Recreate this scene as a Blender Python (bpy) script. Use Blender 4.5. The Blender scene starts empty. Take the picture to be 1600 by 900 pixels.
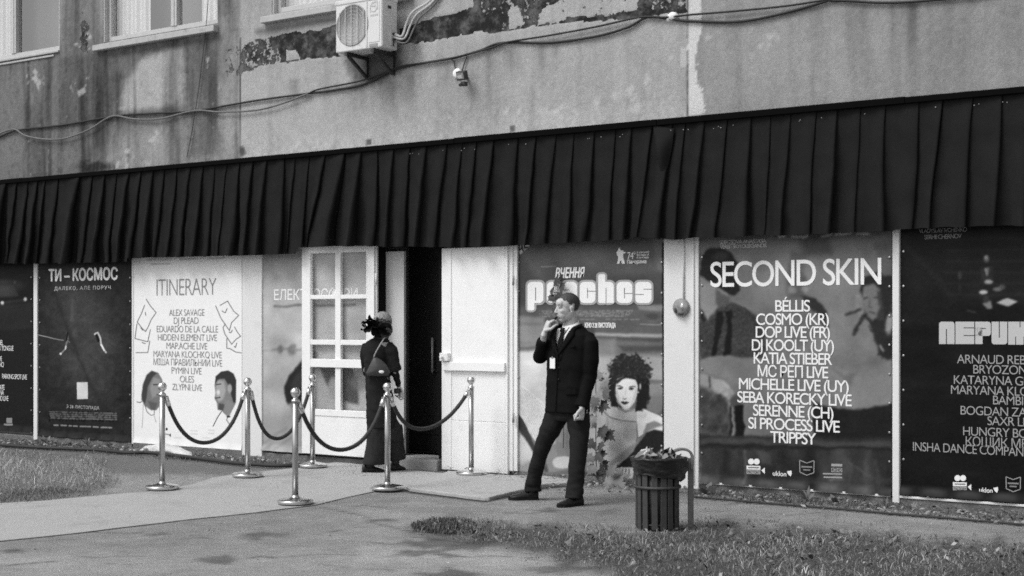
import bpy, bmesh, math, random
import numpy as np
from mathutils import Vector, Matrix, noise

sc = bpy.context.scene
R = math.radians
rng = random.Random(7)

# ---------------------------------------------------------------- camera, sky, sun, exposure
F = 2222.2          # focal length in pixels of a 1600 px wide picture (50 mm on 36 mm film)
HZ = 503.0          # row of the horizon
CAMH = 1.58
TH = R(34.65)       # camera turned left of the facade's normal
ZC = 14.65
CAM = Vector((ZC*math.sin(TH), -ZC*math.cos(TH), CAMH))
FWD = Vector((-math.sin(TH), math.cos(TH), 0)); RGT = Vector((math.cos(TH), math.sin(TH), 0))
cd = bpy.data.cameras.new('camera'); cam = bpy.data.objects.new('camera', cd); sc.collection.objects.link(cam)
cd.sensor_width = 36; cd.lens = 50; cd.shift_y = (HZ-450)/1600; cd.clip_end = 400; cd.clip_start = .1
cam.location = CAM; cam.rotation_euler = (R(90), 0, TH); sc.camera = cam

SUN_EL, SUN_AZ = R(54), R(28)       # azimuth: left of the facade normal, seen from the street
sun_dir = Vector((-math.sin(SUN_AZ)*math.cos(SUN_EL), -math.cos(SUN_AZ)*math.cos(SUN_EL), math.sin(SUN_EL)))
w = bpy.data.worlds.new('World'); sc.world = w; w.use_nodes = True
nt = w.node_tree; nt.nodes.clear()
sky = nt.nodes.new('ShaderNodeTexSky'); sky.sky_type = 'NISHITA'; sky.sun_disc = False
sky.sun_elevation = SUN_EL; sky.sun_rotation = math.atan2(sun_dir.x, sun_dir.y)
sky.air_density = 1.0; sky.dust_density = 3.0; sky.ozone_density = 1.0
bw = nt.nodes.new('ShaderNodeRGBToBW'); bg = nt.nodes.new('ShaderNodeBackground'); wo = nt.nodes.new('ShaderNodeOutputWorld')
bg.inputs['Strength'].default_value = 0.13
nt.links.new(sky.outputs[0], bw.inputs[0]); nt.links.new(bw.outputs[0], bg.inputs['Color']); nt.links.new(bg.outputs[0], wo.inputs[0])
sl = bpy.data.lights.new('sun', 'SUN'); sun = bpy.data.objects.new('sun', sl); sc.collection.objects.link(sun)
sl.energy = 1.1; sl.angle = R(25); sl.color = (1, 1, 1)
sun.rotation_euler = sun_dir.to_track_quat('Z', 'Y').to_euler(); sun.location = (0, -10, 12)
sc.view_settings.view_transform = 'Standard'; sc.view_settings.look = 'None'
sc.view_settings.exposure = 0.54; sc.view_settings.gamma = 1
sc.cycles.pixel_filter_type = 'BLACKMAN_HARRIS'; sc.cycles.filter_width = 1.7
sc.cycles.use_denoising = False; sc.cycles.max_bounces = 6; sc.cycles.transparent_max_bounces = 12

# ---------------------------------------------------------------- where a picture point lies in the world
def ray(px, py): return FWD + RGT*((px-800)/F) + Vector((0, 0, (HZ-py)/F))
def fac(px, py, Y=0.0):
    d = ray(px, py); return CAM + d*((Y-CAM.y)/d.y)
def gnd(px, py, z=0.0):
    d = ray(px, py); return CAM + d*((z-CAMH)/d.z)
def proj(X, Y, Z):
    dx, dy = X-CAM.x, Y-CAM.y
    zz = dx*FWD.x + dy*FWD.y
    return 800+F*(dx*RGT.x+dy*RGT.y)/zz, HZ-F*(Z-CAMH)/zz
def fx(px, Y=0.0): return fac(px, 500, Y).x
def px_at(X, Y=0.0): return proj(X, Y, 1.0)[0]

# ---------------------------------------------------------------- helpers: objects
COL = sc.collection
def root_loc(o):
    v = Vector((0, 0, 0))
    while o: v += o.location; o = o.parent
    return v
def tag(o, label=None, cat=None, group=None, kind=None):
    if label: o['label'] = label
    if cat: o['category'] = cat
    if group: o['group'] = group
    if kind: o['kind'] = kind
    return o
def thing(name, label, cat, loc=(0, 0, 0), rz=0, group=None):
    o = bpy.data.objects.new(name, None); COL.objects.link(o); o.empty_display_size = .1
    o.location = loc; o.rotation_euler = (0, 0, rz)
    return tag(o, label, cat, group)
def link_mesh(name, me, mats, parent=None, smooth=False, bevel=0):
    o = bpy.data.objects.new(name, me); COL.objects.link(o)
    for m in (mats if isinstance(mats, (list, tuple)) else [mats]):
        me.materials.append(m)
    if parent: o.parent = parent
    if smooth: me.shade_smooth()
    if bevel:
        b = o.modifiers.new('bevel', 'BEVEL'); b.width = bevel; b.segments = 2; b.limit_method = 'ANGLE'
    return o
def copy_tree(o, parent=None):
    c = o.copy(); COL.objects.link(c); c.parent = parent
    for ch in o.children: copy_tree(ch, c)
    return c

class MB:
    """collects shapes and links them as one mesh object"""
    def __init__(s): s.v = []; s.f = []; s.mi = []
    def add(s, vs, fs, mi=0):
        n = len(s.v); s.v += [tuple(p) for p in vs]
        s.f += [tuple(i+n for i in f) for f in fs]; s.mi += [mi]*len(fs)
    def box(s, x0, x1, y0, y1, z0, z1, mi=0):
        s.add([(x0,y0,z0),(x1,y0,z0),(x1,y1,z0),(x0,y1,z0),(x0,y0,z1),(x1,y0,z1),(x1,y1,z1),(x0,y1,z1)],
              [(0,3,2,1),(4,5,6,7),(0,1,5,4),(1,2,6,5),(2,3,7,6),(3,0,4,7)], mi)
    def obox(s, c, ax, ay, az, mi=0):
        c = Vector(c); ax, ay, az = Vector(ax), Vector(ay), Vector(az); vs = []
        for k in (-1, 1):
            for i, j in ((-1,-1),(1,-1),(1,1),(-1,1)): vs.append(c+ax*i+ay*j+az*k)
        s.add(vs, [(0,3,2,1),(4,5,6,7),(0,1,5,4),(1,2,6,5),(2,3,7,6),(3,0,4,7)], mi)
    def bar(s, a, b, wd, th=None, up=(0,0,1), mi=0):
        a, b = Vector(a), Vector(b); th = th or wd; d = b-a
        u = Vector(up); sd = d.cross(u)
        if sd.length < 1e-6: sd = d.cross(Vector((1,0,0)))
        sd.normalize(); u2 = sd.cross(d).normalized()
        s.obox((a+b)/2, sd*wd/2, u2*th/2, d/2, mi)
    def tube(s, pts, rad, n=8, cap=True, mi=0, ry=None, side=None):
        pts = [Vector(p) for p in pts]; m = len(pts)
        rr = rad if isinstance(rad, (list, tuple)) else [rad]*m
        rings = []; sd = Vector(side) if side else None
        for i, p in enumerate(pts):
            t = (pts[min(i+1, m-1)]-pts[max(i-1, 0)]).normalized()
            if sd is None:
                sd = t.cross(Vector((0,0,1)))
                if sd.length < 1e-3: sd = t.cross(Vector((0,1,0)))
            sd = (sd - t*sd.dot(t))
            if sd.length < 1e-5: sd = t.orthogonal()
            sd.normalize(); u = sd.cross(t)
            r = rr[i]; ra, rb = r if isinstance(r, (tuple, list)) else (r, r)
            rings.append([p + sd*ra*math.cos(2*math.pi*k/n) + u*rb*math.sin(2*math.pi*k/n) for k in range(n)])
        vs = [q for ring in rings for q in ring]; fs = []
        for i in range(m-1):
            for k in range(n):
                fs.append((i*n+k, i*n+(k+1) % n, (i+1)*n+(k+1) % n, (i+1)*n+k))
        if cap: fs += [tuple(range(n-1, -1, -1)), tuple((m-1)*n+k for k in range(n))]
        s.add(vs, fs, mi)
    def lathe(s, c, prof, n=24, axis=(0,0,1), mi=0):
        c = Vector(c); a = Vector(axis).normalized(); u = a.orthogonal().normalized(); v = a.cross(u)
        vs = []; fs = []
        for r, h in prof:
            for k in range(n):
                t = 2*math.pi*k/n; vs.append(c+a*h+(u*math.cos(t)+v*math.sin(t))*r)
        for i in range(len(prof)-1):
            for k in range(n): fs.append((i*n+k, i*n+(k+1) % n, (i+1)*n+(k+1) % n, (i+1)*n+k))
        fs += [tuple(range(n-1, -1, -1)), tuple((len(prof)-1)*n+k for k in range(n))]
        s.add(vs, fs, mi)
    def ell(s, c, rad, rot=None, n=16, m=10, mi=0):
        c = Vector(c); vs = []; fs = []
        for i in range(m+1):
            ph = math.pi*i/m
            for k in range(n):
                t = 2*math.pi*k/n
                p = Vector((rad[0]*math.sin(ph)*math.cos(t), rad[1]*math.sin(ph)*math.sin(t), rad[2]*math.cos(ph)))
                if rot: p = rot @ p
                vs.append(c+p)
        for i in range(m):
            for k in range(n): fs.append((i*n+k, (i+1)*n+k, (i+1)*n+(k+1) % n, i*n+(k+1) % n))
        s.add(vs, fs, mi)
    def quad(s, a, b, c, d, mi=0): s.add([a, b, c, d], [(0,1,2,3)], mi)
    def mesh(s, name, off=None):
        me = bpy.data.meshes.new(name)
        vs = s.v
        if off is not None: vs = [(x-off[0], y-off[1], z-off[2]) for x, y, z in vs]
        me.from_pydata(vs, [], s.f); me.update()
        if any(s.mi): me.polygons.foreach_set('material_index', s.mi)
        return me
    def build(s, name, mat, parent=None, smooth=False, bevel=0, local=False, merge=False):
        off = None if (local or not parent) else root_loc(parent)
        me = s.mesh(name, off)
        if merge:
            bm = bmesh.new(); bm.from_mesh(me); bmesh.ops.remove_doubles(bm, verts=bm.verts, dist=1e-5); bm.to_mesh(me); bm.free()
        return link_mesh(name, me, mat, parent, smooth, bevel)

def grid_mesh(name, xs, zs, pos, attrs=None, skip=None):
    """grid over xs * zs; pos(X, Z) -> arrays x, y, z; attrs: name -> array of the same shape"""
    X, Z = np.meshgrid(xs, zs); x, y, z = pos(X, Z)
    n = X.size; nx, nz = len(xs), len(zs)
    me = bpy.data.meshes.new(name)
    i = np.arange(nz-1)[:, None]*nx + np.arange(nx-1)[None, :]
    q = np.stack([i, i+1, i+nx+1, i+nx], -1)
    if skip is not None:
        xc = (xs[:-1]+xs[1:])/2; zc = (zs[:-1]+zs[1:])/2
        q = q[~skip(*np.meshgrid(xc, zc))]
    q = q.reshape(-1, 4)
    me.vertices.add(n); me.vertices.foreach_set('co', np.stack([x, y, z], -1).astype(np.float32).ravel())
    me.loops.add(q.size); me.loops.foreach_set('vertex_index', q.ravel().astype(np.int32))
    me.polygons.add(len(q)); me.polygons.foreach_set('loop_start', np.arange(0, q.size, 4, dtype=np.int32))
    me.update(calc_edges=True)
    for k, a in (attrs or {}).items():
        at = me.attributes.new(k, 'FLOAT', 'POINT'); at.data.foreach_set('value', np.asarray(a, np.float32).ravel())
    return me

# ---------------------------------------------------------------- helpers: printed pictures and stains, laid out on a surface
def s2l(v):
    v = np.clip(np.asarray(v, float)/255, 0, 1)
    return np.where(v <= .04045, v/12.92, ((v+.055)/1.055)**2.4)
def vnoise(x, y, seed=0):
    xi, yi = np.floor(x).astype(int), np.floor(y).astype(int); xf, yf = x-xi, y-yi
    def h(a, b):
        n = (a*374761393 + b*668265263 + seed*974634777) & 0x7fffffff
        n = ((n ^ (n >> 13))*1274126177) & 0x7fffffff
        return ((n ^ (n >> 16)) & 0xffff)/65535.0
    u, v = xf*xf*(3-2*xf), yf*yf*(3-2*yf)
    return (h(xi, yi)*(1-u)+h(xi+1, yi)*u)*(1-v) + (h(xi, yi+1)*(1-u)+h(xi+1, yi+1)*u)*v
def fbm(x, y, seed=0, oct=4):
    t = 0; a = .5; s = 0
    for o in range(oct): t = t + a*vnoise(x*2**o, y*2**o, seed+o); s += a; a *= .5
    return t/s
def spoly(x, y, pts):
    d = np.full(x.shape, 1e9); ins = np.zeros(x.shape, bool); n = len(pts)
    for i in range(n):
        ax, ay = pts[i]; bx, by = pts[(i+1) % n]; ex, ey = bx-ax, by-ay
        t = np.clip(((x-ax)*ex+(y-ay)*ey)/(ex*ex+ey*ey+1e-12), 0, 1)
        d = np.minimum(d, (x-ax-t*ex)**2+(y-ay-t*ey)**2)
        c = ((ay > y) != (by > y)) & (x < (bx-ax)*(y-ay)/((by-ay) if by != ay else 1e-12)+ax)
        ins ^= c
    d = np.sqrt(d); return np.where(ins, -d, d)
def sline(x, y, pts):
    d = np.full(x.shape, 1e9)
    for (ax, ay), (bx, by) in zip(pts, pts[1:]):
        ex, ey = bx-ax, by-ay
        t = np.clip(((x-ax)*ex+(y-ay)*ey)/(ex*ex+ey*ey+1e-12), 0, 1)
        d = np.minimum(d, (x-ax-t*ex)**2+(y-ay-t*ey)**2)
    return np.sqrt(d)
class Art:
    def __init__(s, x, y, base): s.x, s.y = x, y; s.a = np.full(x.shape, float(base))
    def _put(s, m, val, sd, blur, alpha):
        k = np.clip(.5-sd/max(blur, 1e-3), 0, 1); k = k*k*(3-2*k)*alpha
        s.a[m] = s.a[m]*(1-k) + (val[m] if isinstance(val, np.ndarray) else val)*k
    def _box(s, pts, pad):
        p = np.array(pts); return (s.x > p[:,0].min()-pad) & (s.x < p[:,0].max()+pad) & (s.y > p[:,1].min()-pad) & (s.y < p[:,1].max()+pad)
    def poly(s, pts, val, blur=1., alpha=1., warp=0, wscale=.2):
        m = s._box(pts, blur+warp+1)
        x, y = s.x[m], s.y[m]
        if warp:
            x, y = x+warp*(fbm(x*wscale, y*wscale, 5)-.5)*2, y+warp*(fbm(x*wscale, y*wscale, 9)-.5)*2
        s._put(m, val, spoly(x, y, pts), blur, alpha)
    def ell(s, cx, cy, rx, ry, val, blur=1., alpha=1., rot=0, warp=0, wscale=.2):
        r = max(rx, ry)+blur+warp+1; m = s._box([(cx-r, cy-r), (cx+r, cy+r)], 0)
        x, y = s.x[m], s.y[m]
        if warp:
            x, y = x+warp*(fbm(x*wscale, y*wscale, 5)-.5)*2, y+warp*(fbm(x*wscale, y*wscale, 9)-.5)*2
        c, q = math.cos(R(rot)), math.sin(R(rot)); dx, dy = x-cx, y-cy
        u, v = (dx*c+dy*q)/rx, (-dx*q+dy*c)/ry
        s._put(m, val, (np.sqrt(u*u+v*v)-1)*min(rx, ry), blur, alpha)
    def line(s, pts, wd, val, blur=.8, alpha=1.):
        m = s._box(pts, wd+blur+1); s._put(m, val, sline(s.x[m], s.y[m], pts)-wd/2, blur, alpha)
    def grain(s, sx, sy, amp, seed=0): s.a += (fbm(s.x*sx, s.y*sy, seed)-.5)*2*amp

# ---------------------------------------------------------------- helpers: materials (the photograph is black and white, so all are greys)
def _nodes(name):
    m = bpy.data.materials.new(name); m.use_nodes = True; t = m.node_tree
    b = t.nodes['Principled BSDF']
    return m, t, b
def _math(t, op, a, b=None, clamp=False):
    n = t.nodes.new('ShaderNodeMath'); n.operation = op; n.use_clamp = clamp
    for i, q in enumerate((a, b)):
        if q is None: continue
        if isinstance(q, (int, float)): n.inputs[i].default_value = q
        else: t.links.new(q, n.inputs[i])
    return n.outputs[0]
def _noise(t, scale, detail=4, rough=.55, vec=None, stretch=None):
    n = t.nodes.new('ShaderNodeTexNoise'); n.inputs['Scale'].default_value = scale; n.inputs['Detail'].default_value = detail
    n.inputs['Roughness'].default_value = rough
    tc = t.nodes.new('ShaderNodeTexCoord'); src = tc.outputs['Object']
    if stretch:
        mp = t.nodes.new('ShaderNodeMapping'); mp.inputs['Scale'].default_value = stretch; t.links.new(src, mp.inputs[0]); src = mp.outputs[0]
    t.links.new(src, n.inputs['Vector']); return n.outputs['Fac']
def _ramp(t, f, lo, hi):
    n = t.nodes.new('ShaderNodeMapRange'); n.interpolation_type = 'SMOOTHSTEP'
    n.inputs['From Min'].default_value = lo; n.inputs['From Max'].default_value = hi; t.links.new(f, n.inputs['Value']); return n.outputs['Result']
def _attr(t, name):
    n = t.nodes.new('ShaderNodeAttribute'); n.attribute_name = name; return n.outputs['Fac']
def _grey(t, b, f):
    c = t.nodes.new('ShaderNodeCombineColor')
    for i in range(3): t.links.new(f, c.inputs[i])
    t.links.new(c.outputs[0], b.inputs['Base Color'])
def _bump(t, b, f, strength, dist=.01):
    n = t.nodes.new('ShaderNodeBump'); n.inputs['Strength'].default_value = strength; n.inputs['Distance'].default_value = dist
    t.links.new(f, n.inputs['Height']); t.links.new(n.outputs[0], b.inputs['Normal'])
def gmat(name, v, rough=.6, spec=.4, metal=0., ns=6., na=.12, bump=0., bs=120., bd=.004, fine=0., fs=300., stretch=None, dirt=0., ds=3.):
    m, t, b = _nodes(name)
    b.inputs['Roughness'].default_value = rough; b.inputs['Specular IOR Level'].default_value = spec; b.inputs['Metallic'].default_value = metal
    f = _noise(t, ns, 5, .6, stretch=stretch)
    k = _math(t, 'MULTIPLY_ADD', f, 2*na); t.nodes[-1].inputs[2].default_value = 1-na
    if fine:
        f2 = _noise(t, fs, 2); k2 = _math(t, 'MULTIPLY_ADD', f2, 2*fine); t.nodes[-1].inputs[2].default_value = 1-fine
        k = _math(t, 'MULTIPLY', k, k2)
    if dirt:
        d = _ramp(t, _noise(t, ds, 8, .7), .52, .72); k = _math(t, 'MULTIPLY', k, _math(t, 'SUBTRACT', 1.0, _math(t, 'MULTIPLY', d, dirt)))
    _grey(t, b, _math(t, 'MULTIPLY', k, v))
    if bump: _bump(t, b, _noise(t, bs, 3), bump, bd)
    return m
def amat(name, attr='art', rough=.5, spec=.35, fine=.06, fs=400., bump=0., bs=60., bd=.004, ns=0., na=0.):
    m, t, b = _nodes(name)
    b.inputs['Roughness'].default_value = rough; b.inputs['Specular IOR Level'].default_value = spec
    k = _attr(t, attr)
    if fine:
        k2 = _math(t, 'MULTIPLY_ADD', _noise(t, fs, 2), 2*fine); t.nodes[-1].inputs[2].default_value = 1-fine
        k = _math(t, 'MULTIPLY', k, k2)
    if na:
        k2 = _math(t, 'MULTIPLY_ADD', _noise(t, ns, 6, .65), 2*na); t.nodes[-1].inputs[2].default_value = 1-na
        k = _math(t, 'MULTIPLY', k, k2)
    _grey(t, b, k)
    if bump: _bump(t, b, _noise(t, bs, 4), bump, bd)
    return m
def glass_mat(name, refl=.12, tint=.9):
    m = bpy.data.materials.new(name); m.use_nodes = True; t = m.node_tree; t.nodes.clear()
    o = t.nodes.new('ShaderNodeOutputMaterial'); a = t.nodes.new('ShaderNodeBsdfTransparent'); g = t.nodes.new('ShaderNodeBsdfGlossy')
    a.inputs[0].default_value = (tint, tint, tint, 1); g.inputs['Roughness'].default_value = .06; g.inputs[0].default_value = (.9, .9, .9, 1)
    x = t.nodes.new('ShaderNodeMixShader'); x.inputs[0].default_value = refl
    t.links.new(a.outputs[0], x.inputs[1]); t.links.new(g.outputs[0], x.inputs[2]); t.links.new(x.outputs[0], o.inputs[0])
    return m

M = {}
M['white_paint'] = gmat('white_paint', .87, .45, .4, ns=4, na=.06, bump=.2, bs=50, dirt=.09, ds=11)
M['old_white'] = gmat('old_white', .78, .5, .4, ns=5, na=.08, bump=.25, bs=40, dirt=.25, ds=7)
M['pillar'] = gmat('pillar', .74, .5, .4, ns=4, na=.06, bump=.15, bs=90, dirt=.12, ds=4)
M['sill'] = gmat('sill', .46, .7, .3, ns=9, na=.2, bump=.4, bs=80, dirt=.35, ds=8)
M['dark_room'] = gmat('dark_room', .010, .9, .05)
M['dark_door'] = gmat('dark_door', .022, .45, .4, ns=3, na=.3)
M['pale_leaf'] = gmat('pale_leaf', .62, .6, .3, ns=3, na=.06)
M['glass'] = glass_mat('glass', .07, .97)
M['win_glass'] = glass_mat('win_glass', .22, .9)
M['curtain'] = gmat('curtain', .78, .9, .1, ns=40, na=.12, stretch=(1, 1, .02))
M['room_grey'] = gmat('room_grey', .20, .9, .1, ns=2, na=.2)
M['black_cloth'] = gmat('black_cloth', .017, .95, .05, ns=5, na=.25, bump=.35, bs=260, bd=.002, fine=.25, fs=500)
M['black_wood'] = gmat('black_wood', .004, .9, .05)
M['black_metal'] = gmat('black_metal', .03, .5, .5, ns=20, na=.3, bump=.2)
M['steel'] = gmat('steel', .62, .22, .5, metal=1, ns=30, na=.08)
M['chrome'] = gmat('chrome', .75, .09, .5, metal=1, ns=20, na=.04)
M['brushed'] = gmat('brushed', .50, .30, .5, metal=1, ns=60, na=.12, stretch=(1, 1, .05), bump=.1, bs=300)
M['ac_white'] = gmat('ac_white', .70, .5, .4, ns=6, na=.08, dirt=.25, ds=9)
M['grille'] = gmat('grille', .33, .6, .3, ns=30, na=.1)
M['concrete'] = gmat('concrete', .30, .85, .2, ns=5, na=.25, bump=.6, bs=60, bd=.01, fine=.2, fs=120, dirt=.3, ds=3)
M['plinth'] = gmat('plinth', .16, .9, .2, ns=6, na=.4, bump=.8, bs=40, bd=.02, fine=.3, fs=80, dirt=.4, ds=5)
M['cable'] = gmat('cable', .03, .6, .3)
M['cable_grey'] = gmat('cable_grey', .16, .6, .3, ns=10, na=.4)
M['pipe_wrap'] = gmat('pipe_wrap', .55, .8, .2, ns=30, na=.2)
M['eyelet'] = gmat('eyelet', .45, .35, .5, metal=1)
M['vinyl'] = amat('vinyl', 'art', .42, .10, fine=.12, fs=420, bump=.12, bs=7, bd=.02, ns=5, na=.05)
M['ink_white'] = gmat('ink_white', .86, .5, .3, na=.03)
M['ink_pale'] = gmat('ink_pale', .50, .5, .3, na=.05)
M['ink_soft'] = gmat('ink_soft', .36, .5, .3, na=.05)
M['ink_mid'] = gmat('ink_mid', .24, .5, .3, na=.05)
M['ink_grey'] = gmat('ink_grey', .17, .5, .3, na=.08)
M['ink_dark'] = gmat('ink_dark', .03, .5, .3, na=.08)
# ================================================================ THE SETTING: ground
def ground():
    a = np.concatenate([np.linspace(-70, -11, 30), np.arange(-10.5, 9.0, .045), np.linspace(9.5, 70, 30)])
    b = np.concatenate([np.linspace(-70, -13, 25), np.arange(-12.5, .4, .045), np.linspace(1, 40, 8)])
    X, Y = np.meshgrid(a, b)
    px, py = proj(X, Y, 0*X); behind = (X-CAM.x)*FWD.x+(Y-CAM.y)*FWD.y < 1
    px[behind] = -9999; py[behind] = -9999
    A = Art(px, py, 150)                       # asphalt, grey value of its own colour
    A.a += (fbm(X*1.3, Y*1.3, 3)-.5)*24 + (fbm(X*6, Y*6, 8)-.5)*16
    # pale worn strip in the foreground, pale dusty asphalt
    A.poly([(-50, 868), (300, 862), (640, 850), (760, 866), (830, 880), (900, 905), (-50, 905)], 168, 30, .55, 8)
    A.poly([(560, 856), (760, 858), (880, 876), (700, 884), (560, 872)], 188, 14, .5, 6)
    # damp dark patches
    for c in ((700, 848, 150, 12), (705, 833, 60, 8), (410, 838, 70, 7), (340, 874, 60, 10), (820, 836, 40, 7), (660, 864, 100, 10), (880, 888, 120, 9),
              (250, 834, 30, 4), (600, 812, 40, 5), (860, 800, 25, 5), (950, 798, 40, 7), (20, 862, 40, 6), (700, 896, 90, 10), (1100, 878, 40, 6)):
        A.ell(c[0], c[1], c[2]/2, c[3]/2*1.2, 98, 4, .8, warp=9, wscale=.06)
    # cracks
    for ln in ([(500, 792), (540, 800), (570, 806), (590, 818)], [(590, 818), (640, 830), (700, 834)], [(0, 884), (40, 880), (90, 876)], [(300, 836), (330, 842)], [(760, 848), (820, 842)]):
        A.line(ln, .8, 45, 2., .7)
    for i in range(26):
        x0 = rng.uniform(-40, 1300); y0 = rng.uniform(785, 890); ln = [(x0, y0)]
        for k in range(rng.randint(2, 5)): x0 += rng.uniform(12, 46); y0 += rng.uniform(-4, 5); ln.append((x0, y0))
        A.line(ln, rng.uniform(.5, 1.1), 70, 1.6, rng.uniform(.35, .75))
    st = fbm(X*2.6, Y*2.6, 91); A.a -= np.clip((st-.56)*6, 0, 1)*7; st = fbm(X*3.4, Y*3.4, 95); A.a += np.clip((st-.58)*6, 0, 1)*7
    A.a += (fbm(X*17, Y*17, 97)-.5)*26
    A.line([(628, 763.5), (642, 768), (700, 775.5), (758, 782.5), (800, 774.5), (826, 769), (848, 762), (892, 758)], 4, 42, 3, .9)
    # soil and grit along the wall
    d = -Y
    soil = np.clip(1-(d-.10-.30*fbm(X*1.1, X*0+2, 4))/.25, 0, 1)*(Y < 1)
    A.a = A.a*(1-soil*.75) + (86+70*(fbm(X*14, Y*14, 21)-.45))*soil*.75
    # darker damp strip left of the carpet, soil under the lawns
    A.poly([(-40, 690), (200, 700), (470, 722), (520, 724), (360, 742), (180, 740), (120, 720), (-40, 706)], 100, 14, .7, 6)
    A.poly(GRASS_R, 78, 26, .9, 16, .05)
    A.poly(GRASS_L, 112, 24, .8, 12, .05)
    A.poly([(905, 782), (1000, 785), (1060, 800), (985, 826), (860, 812)], 126, 20, .5, 6)
    z = (fbm(X*.8, Y*.8, 31)-.5)*.003 + (fbm(X*5, Y*5, 33)-.5)*.003 - .003
    z = z*np.clip((-Y-.05)/.3, 0, 1)
    me = grid_mesh('asphalt', a, b, lambda p, q: (p, q, z), {'art': s2l(A.a)*.85})
    m, t, bs = _nodes('asphalt'); bs.inputs['Roughness'].default_value = .85; bs.inputs['Specular IOR Level'].default_value = .25
    f1 = _noise(t, 90, 3, .7); f2 = _noise(t, 260, 2)
    k = _math(t, 'MULTIPLY_ADD', f1, .7); t.nodes[-1].inputs[2].default_value = .65
    k2 = _math(t, 'MULTIPLY_ADD', f2, 1.1); t.nodes[-1].inputs[2].default_value = .45
    sp = _ramp(t, _noise(t, 55, 2, .6), .70, .78)
    kk = _math(t, 'MULTIPLY', _math(t, 'MULTIPLY', _attr(t, 'art'), k), k2)
    kk = _math(t, 'ADD', kk, _math(t, 'MULTIPLY', sp, .05))
    _grey(t, bs, kk); _bump(t, bs, _noise(t, 90, 5, .75), .8, .012)
    o = link_mesh('asphalt_ground', me, m, None, True); tag(o, kind='structure')
GRASS_R = [(640, 826), (700, 814), (780, 818), (860, 824), (985, 836), (1060, 830), (1110, 818), (1200, 822), (1320, 832), (1450, 844), (1640, 852), (1640, 960), (1010, 960),
           (960, 896), (920, 880), (860, 866), (790, 852), (740, 846), (700, 834)]
GRASS_L = [(-60, 706), (20, 706), (75, 712), (130, 724), (165, 736), (175, 752), (160, 766), (140, 774), (90, 781), (0, 786), (-60, 788)]
ground()

# ================================================================ THE BUILDING
YW = -.10                                   # front of the upper wall
ZB = 3.40                                   # bottom of the upper wall (behind the valance)
bld = thing('building', 'weathered concrete building with stained peeling walls, pale pillars and open white doors', 'building', (0, 0, 0))
# windows of the first floor: left, right edge in the picture, bottom of the glass
WIN = []
for p0, p1, q, yb in ((-110, 93, 60, 86), (161, 340, 250, 53), (425, 640, 480, 8)):
    x0, x1 = fx(p0, YW), fx(p1, YW); z0 = fac(q, yb, YW).z
    WIN.append([x0, x1, z0, z0+1.55])
M['win_frame'] = gmat('win_frame', .52, .55, .3, ns=12, na=.12, dirt=.2, ds=14)
zs_ = sum(wn[2] for wn in WIN)/3
for wn in WIN: wn[2] = zs_; wn[3] = zs_+1.55
XL, XR, ZT = -13.5, 9.0, 7.6

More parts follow.
